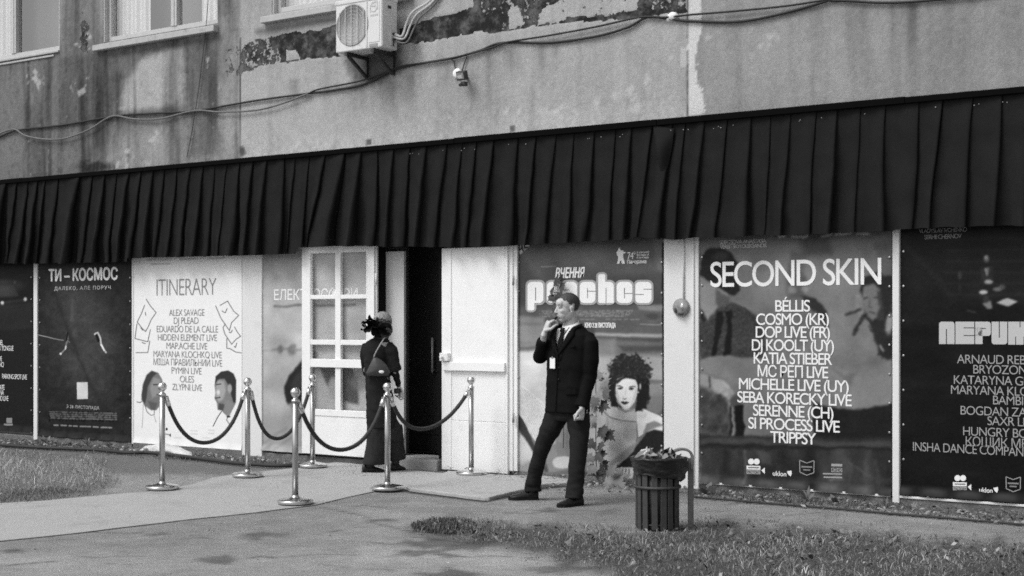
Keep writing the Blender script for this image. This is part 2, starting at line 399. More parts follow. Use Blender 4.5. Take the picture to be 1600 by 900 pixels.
def upper_wall():
    xs = np.arange(XL, XR, .05); xs = np.append(xs, XR)
    fine = np.arange(-8.9, 5.4, .022); xs = np.concatenate([xs[(xs < -8.9) | (xs > 5.4)], fine])
    zs = np.concatenate([np.arange(ZB, 5.75, .022), np.arange(5.8, ZT, .12)])
    for x0, x1, z0, z1 in WIN: xs = np.concatenate([xs, [x0, x1]]); zs = np.concatenate([zs, [z0, z1]])
    xs = np.unique(np.round(xs, 4)); zs = np.unique(np.round(zs, 4))
    X, Z = np.meshgrid(xs, zs); px, py = proj(X, 0*X+YW, Z)
    vl = 283-.09125*px                      # the valance's top line
    n1 = fbm(X*1.5, Z*1.5, 1); n2 = fbm(X*7, Z*3, 2); ns = fbm(X*9, Z*.7, 6)
    A = Art(px, py, 160)
    A.poly([(1074, -60), (1800, -60), (1800, 400), (1074, 400)], 148, 3)
    A.poly([(-300, -60), (374, -60), (374, 400), (-300, 400)], 146, 3)
    A.a += (n1-.5)*(18+18*(px < 376)) + (n2-.5)*9
    A.poly([(-200, 60), (340, 60), (345, 120), (250, 180), (180, 215), (100, 300), (-200, 300)], 98, 40, .7, 10, .03)
    A.poly([(100, 90), (165, 80), (190, 120), (175, 190), (95, 200)], 86, 22, .7, 8, .05)
    A.ell(150, 262, 30, 9, 60, 12, .8, warp=6)
    A.poly([(188, 172), (196, 128), (222, 92), (262, 76), (290, 68), (291, 150), (288, 160), (240, 172)], 172, 16, .95, 5, .08)   # the pale rounded patch
    A.poly([(291, 64), (338, 56), (344, 140), (348, 240), (296, 245)], 100, 16, .75, 5)
    A.poly([(96, -10), (156, -10), (156, 74), (96, 92)], 118, 4, .8)
    for cx in (340, 360): A.line([(cx, 20), (cx+4, 200)], 6, 150, 10, .4)
    for sx, y0, y1, wd, al in ((560, 128, 190, 22, .5), (612, 122, 190, 18, .5), (640, 112, 170, 10, .4), (800, 74, 130, 22, .5), (845, 66, 140, 14, .4), (870, 66, 120, 8, .35), (765, 84, 180, 10, .25),
                            (1427, 0, 160, 18, .75), (1395, 0, 150, 8, .3), (1452, 4, 150, 10, .3), (1350, 4, 120, 10, .2), (462, 120, 190, 9, .4), (455, 120, 160, 6, .4), (235, 170, 190, 20, .4), (250, 168, 186, 12, .4),
                            (100, 150, 250, 12, .3), (160, 190, 270, 16, .4), (50, 160, 260, 20, .3), (700, 90, 140, 12, .2), (540, 140, 240, 14, .2)):
        u = (px-sx-6*(fbm(py*.02, px*.004, 5)-.5))/(wd*.62); v = np.clip((py-y0)/7, 0, 1)*np.clip(1-(py-y0)/(y1-y0), 0, 1)**.8; kk = np.exp(-u*u)*v*al*(.45+1.0*fbm(X*18, Z*1.2, 13)); A.a = A.a*(1-np.clip(kk, 0, 1))+82*np.clip(kk, 0, 1)
    A.a -= np.clip(ns-.50, 0, 1)*130*np.clip((px < 380)*1.0+.35, 0, 1)
    # darker bands under the sills, dark stain under the cooler
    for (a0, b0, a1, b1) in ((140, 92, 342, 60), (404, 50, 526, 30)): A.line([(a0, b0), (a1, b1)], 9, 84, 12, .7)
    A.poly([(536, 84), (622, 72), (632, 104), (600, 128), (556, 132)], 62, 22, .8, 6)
    # rough pale render along the foot of the wall and flakes
    foot = np.clip(1-(vl-py)/34, 0, 1)*((px > 376) & (px < 1074))
    A.a += foot*(16+50*(fbm(X*26, Z*26, 17)-.5))
    rg = np.exp(-((vl-py-26-22*fbm(X*1.6, X*0, 71))/9)**2)*((px > 376) & (px < 1060)); A.a += rg*np.clip(fbm(X*13, Z*15, 73)-.5, -.05, .3)*80*np.clip((px-500)/300, .25, 1)
    A.a += (fbm(X*34, Z*34, 77)-.5)*24 + (fbm(X*13, Z*9, 79)-.5)*(5+12*(px < 376)) - np.clip(fbm(X*3.2, Z*.55, 81)-.55, 0, 1)*(25+50*(px < 376)) + 8*((px > 376) & (px < 1073))
    fl = fbm(X*11, Z*11, 41); fm = np.zeros_like(px)
    for cx, cy, r, al in ((60, 125, 26, 1), (130, 140, 30, 1), (142, 60, 24, .7), (120, 70, 18, .6), (200, 250, 40, 1), (240, 215, 22, .9), (315, 90, 18, .7), (1000, 150, 60, .8), (1040, 90, 22, .8), (1195, 60, 40, .55), (1110, 60, 18, .6), (700, 240, 40, .5), (400, 196, 18, .6), (1425, 40, 10, .9), (1435, 70, 8, .6)):
        fm = np.maximum(fm, al*np.clip(1-((px-cx)**2+((py-cy)*1.2)**2)**.5/r, 0, 1))
    k = np.clip((fl+fm*.46-.79)*8, 0, 1); A.a = A.a*(1-k*.75)+188*k*.75
    A.a -= np.clip((fbm(X*15, Z*15, 47)-.62)*6, 0, 1)*13*(px < 376)
    # pale mortar beside the right joint
    A.poly([(1075, -30), (1095, -30), (1096, 45), (1090, 70), (1086, 95), (1090, 128), (1098, 145), (1103, 176), (1075, 182)], 208, 1.5, .95, 3, .2)
    A.poly([(1064, 74), (1073, 74), (1073, 104), (1064, 104)], 186, 1.5, .9)
    A.line([(1073.2, 100), (1073.2, 185)], 2.2, 30, 1.4); A.line([(1073.6, -30), (1073.4, 30)], 2.5, 60, 2); A.line([(376, 60), (374.5, 250)], 1.2, 50, 1.2)
    A.ell(378, 237, 5, 8, 60, 4, .8, warp=3)
    A.line([(345, 52), (378, 44), (400, 40)], .8, 90, 1.2, .6, )
    for bx, by in ((576, 222), (800, 201), (94, 266)): A.poly([(bx-4, by-4), (bx+4, by-4), (bx+4, by+4), (bx-4, by+4)], 80, 2, .8)
    # peeled render: bare dark patches
    P = Art(px, py, 0)
    P.poly([(376, 72), (400, 60), (440, 52), (500, 47), (528, 38), (530, 88), (490, 92), (450, 98), (420, 103), (380, 116), (356, 122), (352, 90)], .62, 3, 1, 4, .12)
    P.poly([(436, 54), (500, 47), (528, 38), (530, 88), (495, 92), (462, 95), (440, 92)], 1, 4, 1, 4, .12)
    P.poly([(446, 78), (462, 78), (470, 92), (448, 94)], .2, 3, 1); P.poly([(352, 76), (374, 72), (374, 120), (352, 122)], .52, 2, 1, 3, .2)
    P.poly([(622, 45), (690, 25), (737, 12), (748, -30), (1073, -60), (1073, 20), (1045, 22), (980, 30), (930, 33), (880, 36), (832, 42), (775, 52), (742, 48), (737, 52), (690, 62), (650, 68), (624, 70)], 1, 2, 1, 3, .15)
    P.poly([(748, -20), (860, -20), (870, 10), (840, 40), (780, 50), (752, 20)], .66, 6, 1, 5, .1)
    P.poly([(796, 14), (808, 10), (818, 38), (796, 46)], .1, 3, 1, 2, .3); P.poly([(850, 14), (878, 4), (884, 30), (840, 40)], .1, 5, 1, 3, .2)
    P.poly([(900, -20), (1000, -30), (1000, 14), (950, 26), (880, 30), (870, 0)], .48, 8, 1, 6, .1)
    P.poly([(1020, -20), (1073, -20), (1073, 14), (1015, 18)], .62, 5, 1, 4, .15)
    P.poly([(728, 18), (750, 8), (752, 44), (735, 50)], .7, 3, 1)
    P.poly([(1415, -10), (1436, -10), (1432, 30), (1425, 60), (1418, 30)], .42, 6)
    P.poly([(96, -10), (156, -10), (156, 80), (96, 95)], .40, 4)
    P.poly([(128, 20), (140, 40), (138, 85), (124, 80)], .62, 8)
    bev = (fbm(X*4, Z*4, 51)-.5)*.004 + np.where(P.a > .75, -.0, 0)
    yy = YW + bev
    me = grid_mesh('wall', xs, zs, lambda a, b: (a, yy + .006*np.clip(P.a-.5, 0, .5)*2, b), {'art': s2l(np.clip(A.a, 20, 225)), 'peel': P.a},
                   skip=lambda a, b: np.any([(a > x0) & (a < x1) & (b > z0) & (b < z1) for x0, x1, z0, z1 in WIN], axis=0))
    m, t, bs = _nodes('render_wall'); bs.inputs['Roughness'].default_value = .9; bs.inputs['Specular IOR Level'].default_value = .2
    pe = _attr(t, 'peel'); n = _noise(t, 14, 7, .68)
    mk = _ramp(t, _math(t, 'ADD', pe, _math(t, 'MULTIPLY', n, .9)), 1.02, 1.08)
    base = _attr(t, 'art')
    k1 = _math(t, 'MULTIPLY_ADD', _noise(t, 95, 3, .8), 1.1); t.nodes[-1].inputs[2].default_value = .45
    k3 = _math(t, 'MULTIPLY_ADD', _noise(t, 24, 4, .7), .14); t.nodes[-1].inputs[2].default_value = .93
    base = _math(t, 'MULTIPLY', _math(t, 'MULTIPLY', base, k1), k3)
    dk = _math(t, 'MULTIPLY_ADD', _ramp(t, _noise(t, 7, 7, .72), .42, .72), .13); t.nodes[-1].inputs[2].default_value = .018
    mx = t.nodes.new('ShaderNodeMix'); mx.data_type = 'FLOAT'
    t.links.new(mk, mx.inputs[0]); t.links.new(base, mx.inputs[2]); t.links.new(dk, mx.inputs[3])
    _grey(t, bs, mx.outputs[0])
    hgt = _math(t, 'ADD', _math(t, 'MULTIPLY', _noise(t, 110, 3, .6), .35), _math(t, 'MULTIPLY', mk, -2.0))
    _bump(t, bs, hgt, .9, .014)
    link_mesh('wall', me, m, bld, True)
upper_wall()
mb = MB()                                   # body behind the faces: soffit, sides, roof, back
mb.box(XL, XR, .62, 9, 0, ZT-.02); mb.box(XL, XR, YW+.004, .60, ZT-.018, ZT+.15); mb.box(XL, XR, YW+.006, .6, ZB-.1, ZB-.002)
mb.box(XL-.2, XL-.002, YW, 9, 0, ZT+.1); mb.box(XR+.002, XR+.2, YW, 9, 0, ZT+.1)
mb.build('wall_core', M['room_grey'], bld)
for i, (x0, x1, z0, z1) in enumerate(WIN):
    fr = MB(); yg = YW+.11
    for a, b, c, d in ((x0, x0+.07, z0, z1), (x1-.07, x1, z0, z1), (x0+.07, x1-.07, z0, z0+.075), (x0+.07, x1-.07, z1-.07, z1)):
        fr.box(a, b, yg-.04, yg+.04, c, d)
    wd = x1-x0; mull = [x0+wd*(.60 if i == 1 else .62)]
    if i == 0: mull = [fx(26, yg)]
    for m_ in mull: fr.box(m_-.05, m_+.05, yg-.05, yg+.039, z0+.075, z1-.07)
    for m_ in mull: fr.box(m_-.012, m_+.012, yg-.058, yg-.051, z0+.075, z1-.07)
    rv = .02                                # reveals
    fr.box(x0-.001, x0+rv, YW+.006, yg-.041, z0, z1); fr.box(x1-rv, x1+.001, YW+.006, yg-.041, z0, z1); fr.box(x0+rv, x1-rv, YW+.006, yg-.041, z1-rv, z1)
    wo_ = fr.build('window', M['win_frame'], bld, bevel=.004)
    pn = MB(); pn.quad((x0+.07, yg, z0+.07), (x1-.07, yg, z0+.07), (x1-.07, yg, z1-.07), (x0+.07, yg, z1-.07)); pn.build('pane', M['win_glass'], wo_)
    cu = MB(); bk = MB()
    def drape(xa, xb):
        n = int((xb-xa)/.012); pts = [(xa+(xb-xa)*k/n, yg+.10+.012*math.sin(k*.9)+.008*math.sin(k*.37)) for k in range(n+1)]
        for (ax, ay), (bx, by) in zip(pts, pts[1:]): cu.quad((ax, ay, z0-.02), (bx, by, z0-.02), (bx, by, z1), (ax, ay, z1))
    if i == 0: drape(x0, fx(17, yg))
    if i == 1: drape(fx(172, yg), fx(226, yg)); drape(fx(306, yg), x1)
    if i == 2: drape(fx(430, yg), x1)
    cu.build('curtain', M['curtain'], wo_, True)
    bk.quad((x0-.3, yg+.35, z0-.4), (x1+.3, yg+.35, z0-.4), (x1+.3, yg+.35, z1+.3), (x0-.3, yg+.35, z1+.3)); bk.build('room_backdrop', M['room_grey'], wo_)
    sl_ = MB(); sx0 = x0-.12 if i else x0-.3; sx1 = x1+(.01 if i != 2 else .05); dp = .0 if i == 0 else .07
    if i == 0: sl_.box(sx0, x1, YW-.025, yg-.042, z0-.03, z0-.001); sl_.box(sx0, x1-.1, YW-.018, YW+.002, z0-.075, z0-.05)
    else:
        sl_.add([(sx0, YW-.075, z0-.105), (sx1, YW-.075, z0-.105), (sx1, YW-.075, z0-.035), (sx0, YW-.075, z0-.035),
                 (sx0, yg-.042, z0-.105), (sx1, yg-.042, z0-.105), (sx1, yg-.042, z0-.002), (sx0, yg-.042, z0-.002)],
                [(0,1,2,3), (1,5,6,2), (5,4,7,6), (4,0,3,7), (3,2,6,7), (4,5,1,0)])
    sl_.build('sill', M['sill'], wo_, bevel=.006)

# ---------------- ground floor: pillars, plinth, doorway
def col(p0, p1, y=-.05, name='pillar', mat='pillar', zb=.0, zt=2.9, yb=.3):
    c = MB(); c.box(fx(p0, y), fx(p1, y), y, yb, zb, zt); return c.build(name, M[mat], bld, bevel=.008)
col(52, 58, -.03, 'post'); col(205.5, 208.5, -.02, 'post'); col(1394, 1405, -.04, 'post'); 
p = col(378, 409, -.03); p = col(1037, 1091.5, -.03)
mb = MB(); x = fx(1085, -.03); mb.box(x-.012, x, -.045, -.0305, 0.05, 2.9); x = fx(1068, -.03); mb.box(x-.004, x+.004, -.0345, -.0305, 1.72, 2.9)
mb.build('pillar_trim', M['pillar'], bld)
# backing wall behind the posters (both sides of the doorway), plinth under them
DX0, DX1 = fx(589, 0), fx(691, 0)
mb = MB(); mb.box(XL, DX0-.03, .03, .6, .06, ZB-.11); mb.box(DX1+.03, XR, .03, .6, .06, ZB-.11); mb.box(DX0-.03, DX1+.03, .03, .25, 2.46, ZB-.11)
mb.build('backing_wall', M['room_grey'], bld)
mb = MB(); mb.box(XL, DX0-.04, -.02, .02, -.1, .055); mb.box(DX1+.04, XR, -.02, .02, -.1, .055); mb.build('plinth', M['plinth'], bld, bevel=.01)
# flashing strips under the right-hand posters
mb = MB()
for a, b in ((1093, 1393), (1406, 1700)): mb.box(fx(a), fx(b), -.032, -.021, .058, .078)
mb.build('base_rail', M['pillar'], bld, bevel=.003)
# doorway: dark passage, threshold step, jambs
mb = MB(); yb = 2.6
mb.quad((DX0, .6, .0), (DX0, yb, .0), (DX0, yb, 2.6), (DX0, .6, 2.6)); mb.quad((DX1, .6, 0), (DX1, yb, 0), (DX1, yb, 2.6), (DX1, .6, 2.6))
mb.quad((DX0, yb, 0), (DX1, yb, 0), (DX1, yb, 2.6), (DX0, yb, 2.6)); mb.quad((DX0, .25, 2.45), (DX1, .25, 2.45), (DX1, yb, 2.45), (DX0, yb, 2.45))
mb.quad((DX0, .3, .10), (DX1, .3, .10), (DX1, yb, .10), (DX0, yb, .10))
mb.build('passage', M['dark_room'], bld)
mb = MB(); mb.box(DX0-.02, DX1+.02, -.12, .34, -.05, .115); mb.build('threshold', M['concrete'], bld, bevel=.015)
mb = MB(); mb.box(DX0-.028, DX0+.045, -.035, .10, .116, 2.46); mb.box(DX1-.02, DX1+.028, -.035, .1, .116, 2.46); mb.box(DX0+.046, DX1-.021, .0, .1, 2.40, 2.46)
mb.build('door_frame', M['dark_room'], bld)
mb = MB(); x = fx(589.2, -.06); mb.box(x-.05, x-.002, -.062, -.036, .1, 2.47); mb.build('jamb', M['old_white'], bld, bevel=.003)
# pale fixed inner leaf at the left, dark inner leaf with a pull handle at the right
dl = MB(); dl.box(fx(595.5, .10), fx(631, .10), .101, .14, .13, fac(610, 393, .10).z); dl.build('inner_door', M['pale_leaf'], bld, bevel=.004)
dd = MB(); xa = fx(640, .55); dd.box(xa, DX1-.005, .55, .59, .13, 2.42)
for zz in (1.02, .32): dd.box(xa+.06, DX1-.08, .538, .5495, zz, zz+.03)
idr = dd.build('inner_door', M['dark_door'], bld, bevel=.004)
hb = MB(); xh = fx(675.5, .5); hb.tube([(xh, .50, fac(675, 528, .5).z), (xh, .50, fac(675, 582, .5).z)], .012, 8)
for q in (532, 578): z = fac(675, q, .5).z; hb.tube([(xh, .50, z), (xh, .548, z)], .008, 6)
hb.build('handle', M['grille'], idr, True)
# ---- open glazed leaf (left)
YD = -.085                                   # front face of the open leaves
def rect(m_, a, b, t, u, y0, y1, ref=530):   # picture rectangle on the facade: columns a..b, rows t..u measured at column ref
    m_.box(fx(a, y0), fx(b, y0), y0, y1, fac(ref, u, y0).z, fac(ref, t, y0).z)
g = MB(); y0, y1 = YD, YD+.045
L_, R_ = 471.5, 584.5
rect(g, L_, 484.5, 384, 712, y0, y1); rect(g, 573.5, R_, 384, 712, y0, y1)
rect(g, 484.5, 573.5, 384, 394.5, y0, y1); rect(g, 484.5, 573.5, 641, 651, y0, y1)
rect(g, 484.5, 573.5, 561.5, 574.5, y0-.012, y1)
rect(g, 523.5, 532, 394.5, 561.5, y0+.004, y1); rect(g, 523.5, 532, 574.5, 641, y0+.004, y1)
for t_, u_ in ((460.5, 467), (531, 539)):
    rect(g, 484.5, 523.5, t_, u_, y0+.004, y1); rect(g, 532, 573.5, t_, u_, y0+.004, y1)
rect(g, 484.5, 573.5, 651, 712, y0+.008, y1)
for a_, b_ in ((484.5, 486.3), (571.8, 573.5)): rect(g, a_, b_, 394.5, 561.4, y0+.010, y1-.002)
door1 = g.build('door', M['white_paint'], bld, bevel=.004)
for (a_, b_) in ((484.5, 523.5), (532, 573.5)):
    for (t_, u_) in ((394.5, 460.5), (467, 531), (539, 561.5), (574.5, 641)):
        pn = MB(); yg = YD+.022
        pn.quad((fx(a_, y0), yg, fac(530, u_, y0).z), (fx(b_, y0), yg, fac(530, u_, y0).z), (fx(b_, y0), yg, fac(530, t_, y0).z), (fx(a_, y0), yg, fac(530, t_, y0).z))
        pn.build('pane', M['glass'], door1)
for q in (436, 640):
    hg = MB(); z = fac(588, q, YD).z; hg.tube([(fx(587, YD), YD+.01, z-.06), (fx(587, YD), YD+.01, z+.06)], .012, 8); hg.build('hinge', M['old_white'], door1, True)
# ---- open panelled leaf (right)
g = MB(); ref = 742
rect(g, 690, 705, 386, 737, y0, y1, ref); rect(g, 789, 793, 386, 737, y0, y1, ref); rect(g, 705, 789, 386, 389, y0, y1, ref)
rect(g, 705, 789, 389, 566, y0+.009, y1, ref); rect(g, 705, 789, 580, 658, y0+.013, y1, ref); rect(g, 705, 789, 658.6, 737, y0+.006, y1, ref)
rect(g, 691, 788, 566, 580, y0-.028, y1, ref)
rect(g, 705, 708, 580.5, 657.5, y0+.010, y1-.01, ref)
door2 = g.build('door', M['white_paint'], bld, bevel=.005)
hd = MB(); z = fac(697, 558, YD).z; xx = fx(698, YD); hd.box(xx-.06, xx+.05, YD-.05, YD-.003, z-.04, z+.045); hd.tube([(xx-.02, YD-.05, z), (xx-.02, YD-.09, z)], .016, 8)
hd.build('lock', M['old_white'], door2, bevel=.01)
for q in (438, 653):
    hg = MB(); z = fac(801, q, YD).z; hg.tube([(fx(801.5, YD), YD+.005, z-.05), (fx(801.5, YD), YD+.005, z+.05)], .012, 8); hg.build('hinge', M['grille'], door2, True)
mb = MB(); mb.box(fx(794.5, -.06), fx(801, -.06), -.06, -.02, .05, 2.7); mb.box(fx(802, -.04), fx(808.5, -.04), -.045, -.02, .05, 2.7); mb.build('jamb', M['white_paint'], bld, bevel=.004)

# ================================================================ VALANCE
YV = -.15
FT = [10,26,42,58,70,90,125,144,163,181,201,220,238,255,276,297,316,334,353,373,394,417,443,460,482,509,538.6,564,588.5,614.7,640,665.6,697.4,721.5,744,770.6,808,836.8,868,895.5,927.5,960,986.7,1018.7,1050,1070.7,1101,1135.5,1173.3,1203,1234.6,1275,1307,1343.5,1383.4,1435.4,1473,1520.6,1565.4,1611]
FB = [2.6,10.5,34,50,58,83,113,129,155,171,189,207,231,244,264,283.5,307,327,339,369,388.5,408,443,447,472,480,526,557,589,608.7,633.6,654.6,683.5,709.7,730.7,761,802.7,822.7,854.7,888,917,954.7,977,997,1034.7,1054.7,1081,1122.7,1166.7,1194.7,1224.5,1265,1301,1338.6,1379,1428,1455.6,1506,1559.6,1606]
def valance():
    va = thing('valance', 'long black pleated fabric valance hanging above the posters and doorway', 'valance', (0, YV, 2.4))
    prof = [(-400, 428), (0, 411), (40, 412), (205, 409), (208, 403), (300, 401), (380, 399), (468, 396.5), (472, 386), (520, 384.5), (600, 384.5), (690, 386), (800, 384), (830, 382), (900, 378.5), (960, 375), (985, 374), (1000, 371), (1035, 372), (1060, 374.5), (1090, 371.5), (1200, 368), (1380, 361.5), (1400, 358), (1600, 351), (2000, 337)]
    pp, pq = zip(*prof)
    tops = [fx(p, YV-.03) for p in FT]; bots = [fx(p, YV-.03) for p in FB]
    wl = .45; x = tops[0]
    while x > -12.5: x -= wl*rng.uniform(.8, 1.2); tops.insert(0, x); bots.insert(0, x-.04)
    x = tops[-1]
    while x < 7.8: x += .36*rng.uniform(.7, 1.2); tops.append(x); bots.append(x-.03)
    rows = 36; K = 12; vs = []; cols = 0
    ztop = 3.50
    for r in range(rows+1):
        t = r/rows; row = []
        for i in range(len(tops)-1):
            cv = lambda q: .018*math.sin(t*3.3+q*2.1)*t+.022*noise.noise(Vector((q*1.7, t*2.2, 8)))*t; xa = tops[i]+(bots[i]-tops[i])*t+cv(i); xb = tops[i+1]+(bots[i+1]-tops[i+1])*t+cv(i+1); wd = max(xb-xa, .05)
            j = math.sin(i*12.9898)*43758.5453; j -= math.floor(j); j2 = math.sin(i*78.233)*1234.567; j2 -= math.floor(j2)
            D = min(wd, .36)*(.04+.40*t**.75)*(.55+.8*j); ov = (.04+.09*t)*wd*(.5+j2)
            for k in range(K+1):
                s = (k/K)*.97; sh = (.5-.5*math.cos(math.pi*min(s/.97, 1)**(1.0+.7*j2)))*.9+.1*s + .08*math.sin(math.pi*s)*(j-.4)
                y = -D*(.10+.90*sh) + .012*t*math.sin(s*7+i*3) 
                row.append((xa-ov*(1-s)*(1 if k < 2 else .0 if k > 4 else .35) + wd*s*1.0, y))
            row.append((xb+.000, -D*.72)); row.append((xb-.004, -D*.60)); row.append((xb-.010-ov*.25, -D*.42)); row.append((xb-ov*.55, -D*.20)); row.append((xb-ov*.85, -D*.09))
        for (x_, y_) in row:
            p_ = px_at(x_, YV)
            zb_ = fac(p_, float(np.interp(p_, pp, pq)), YV).z + .010*noise.noise(Vector((x_*3, 7, 0)))+.009*noise.noise(Vector((x_*8, 2, 0)))+.22*y_*.35
            z_ = ztop + (zb_-ztop)*t
            nz = noise.noise(Vector((x_*2.6, z_*3.2, 3)))*.016*(.25+t) + noise.noise(Vector((x_*7+z_*3, z_*6, 1)))*.007 + noise.noise(Vector((x_*16+z_*9, z_*14, 5)))*.0022 + noise.noise(Vector((x_*10, z_*.8, 11)))*.020*(.15+t) + noise.noise(Vector((x_*21+z_*1.5, z_*1.1, 15)))*.010*(.25+t)
            vs.append((x_, YV+y_+nz, z_))
        cols = len(row)
    m = MB(); fs = []
    for r in range(rows):
        for k in range(cols-1): fs.append((r*cols+k, (r+1)*cols+k, (r+1)*cols+k+1, r*cols+k+1))
    m.add(vs, fs); m.build('cloth', M['black_cloth'], va, True)
    # the snagged fold that sags like a pocket
    c0, c1 = fac(1018, 195, YV-.07), fac(1048, 200, YV-.07); lo = fac(1034, 268, YV-.09)
    pk = MB(); n = 14; grid = []
    for a in range(n+1):
        s = a/n; row = []
        for b in range(11):
            q = b/10
            top = c0.lerp(c1, s); sag = math.sin(math.pi*s)**.8*(c0.z-lo.z)*q
            row.append((top.x+.02*q*(s-.3), YV-.030-.075*math.sin(math.pi*s)**1.5*math.sin(q*3.0)**1.2, top.z-sag-.0*q))
        grid.append(row)
    for row in grid: pk.v += row
    for a in range(n):
        for b in range(10): pk.f.append((a*11+b, (a+1)*11+b, (a+1)*11+b+1, a*11+b+1)); pk.mi.append(0)
    pk.build('snagged_fold', M['black_cloth'], va, True)
    bt = MB(); z = fac(800, 283-.09125*800, YW).z
    x = -12.6
    while x < 7.9:
        x2 = min(x+2.4, 7.9); bt.box(x, x2-.004, YW-.098, YW-.008, z-.055, z+rng.uniform(-.008, .006)); x = x2
    bt.build('batten', M['black_wood'], va, bevel=.004)
    st = MB()
    for i in range(30):
        p_ = rng.uniform(640, 1600); c = fac(p_, 283-.09125*p_+rng.uniform(15, 19)*(.8+p_/4000), YV-.03); st.obox(c, (rng.uniform(.002, .005), 0, 0), (0, .004, 0), (0, 0, .0025))
    tag(st.build('staples', M['eyelet'], va), kind='stuff')
valance()
# ================================================================ THE POSTERS
_cap = {}
def text_mesh(s, bold=0.0, spacing=1.0, shear=0.0):
    cu = bpy.data.curves.new('lettering', 'FONT'); cu.body = s; cu.offset = bold; cu.space_character = spacing; cu.shear = shear; cu.resolution_u = 7
    ob = bpy.data.objects.new('lettering', cu)
    me = bpy.data.meshes.new_from_object(ob)
    bpy.data.objects.remove(ob); bpy.data.curves.remove(cu)
    return me
def cap_h():
    if 'h' not in _cap:
        me = text_mesh('H'); _cap['h'] = max(v.co.y for v in me.vertices); bpy.data.meshes.remove(me)
    return _cap['h']
def letter(parent, s, xl, xr, yb, cap, mat, Y, bold=0., spacing=1., shear=0., align='L', k=.9, name='lettering', heavy=0.):
    """a line of print: left and right edge, baseline and height of a capital in the picture; xr or xl None keeps the type's own width"""
    me = text_mesh(s, bold, spacing, shear)
    if not len(me.vertices): return
    xc = (xl+xr)/2 if (xl is not None and xr is not None) else (xl if xl is not None else xr)
    zb = fac(xc, yb, Y).z; zt = fac(xc, yb-cap, Y).z; sz = (zt-zb)/cap_h()
    a = np.empty(len(me.vertices)*3); me.vertices.foreach_get('co', a); a = a.reshape(-1, 3)
    u0, u1 = a[:,0].min(), a[:,0].max()
    if xl is not None and xr is not None: X0, X1 = fx(xl, Y), fx(xr, Y)
    elif xl is not None: X0 = fx(xl, Y); X1 = X0+(u1-u0)*sz*k
    else: X1 = fx(xr, Y); X0 = X1-(u1-u0)*sz*k
    o = root_loc(parent)
    b = np.stack([X0+(a[:,0]-u0)/(u1-u0)*(X1-X0)-o.x, np.full(len(a), Y-o.y), zb+a[:,1]*sz-o.z], -1)
    me.vertices.foreach_set('co', b.ravel()); me.update()
    if heavy:                                       # a heavier face: the same outline printed again a little to each side
        fs = [tuple(p.vertices) for p in me.polygons]; vs = []; ff = []; n = len(b)
        for q, (dx, dz) in enumerate(((0, 0), (-1, 0), (1, 0), (-.5, .8), (.5, -.8))):
            vs += [(x+dx*heavy*sz, y-.00018*q, z+dz*heavy*sz) for x, y, z in b]; ff += [tuple(i+q*n for i in f) for f in fs]
        bpy.data.meshes.remove(me); me = bpy.data.meshes.new(name); me.from_pydata(vs, [], ff); me.update()
    return link_mesh(name, me, mat, parent)
def flat(parent, polys, mat, Y, name='emblem'):
    """flat printed shapes given by picture outlines"""
    m = MB()
    for p in polys:
        vs = [fac(x, y, Y) for x, y in p]; m.add(vs, [tuple(range(len(vs)))])
    return m.build(name, mat, parent)
def disc(cx, cy, r, n=20, ry=None): return [(cx+r*math.cos(2*math.pi*i/n), cy+(ry or r)*math.sin(2*math.pi*i/n)) for i in range(n)]
def rrect(x0, y0, x1, y1, r, n=5, corners=(1,1,1,1)):
    out = []
    for (cx, cy, a0, on, ex, ey) in ((x0+r, y0+r, 180, corners[0], x0, y0), (x1-r, y0+r, 270, corners[1], x1, y0), (x1-r, y1-r, 0, corners[2], x1, y1), (x0+r, y1-r, 90, corners[3], x0, y1)):
        if not on: out.append((ex, ey)); continue
        for i in range(n+1):
            t = R(a0+90*i/n); out.append((cx+r*math.cos(t), cy+r*math.sin(t)))
    return out
def eyelets(parent, pts, Y):
    first = None
    for px, py in pts:
        c = fac(px, py, Y)
        if first is None:
            m = MB(); m.lathe((0, 0, 0), [(.004, .0015), (.009, .0015), (.0105, .0), (.009, -.002)], 12, (0, -1, 0))
            first = link_mesh('eyelet', m.mesh('eyelet'), M['eyelet'], parent, True); e = first
        else:
            e = first.copy(); COL.objects.link(e)
        e.location = c-root_loc(parent)
YP = -.012
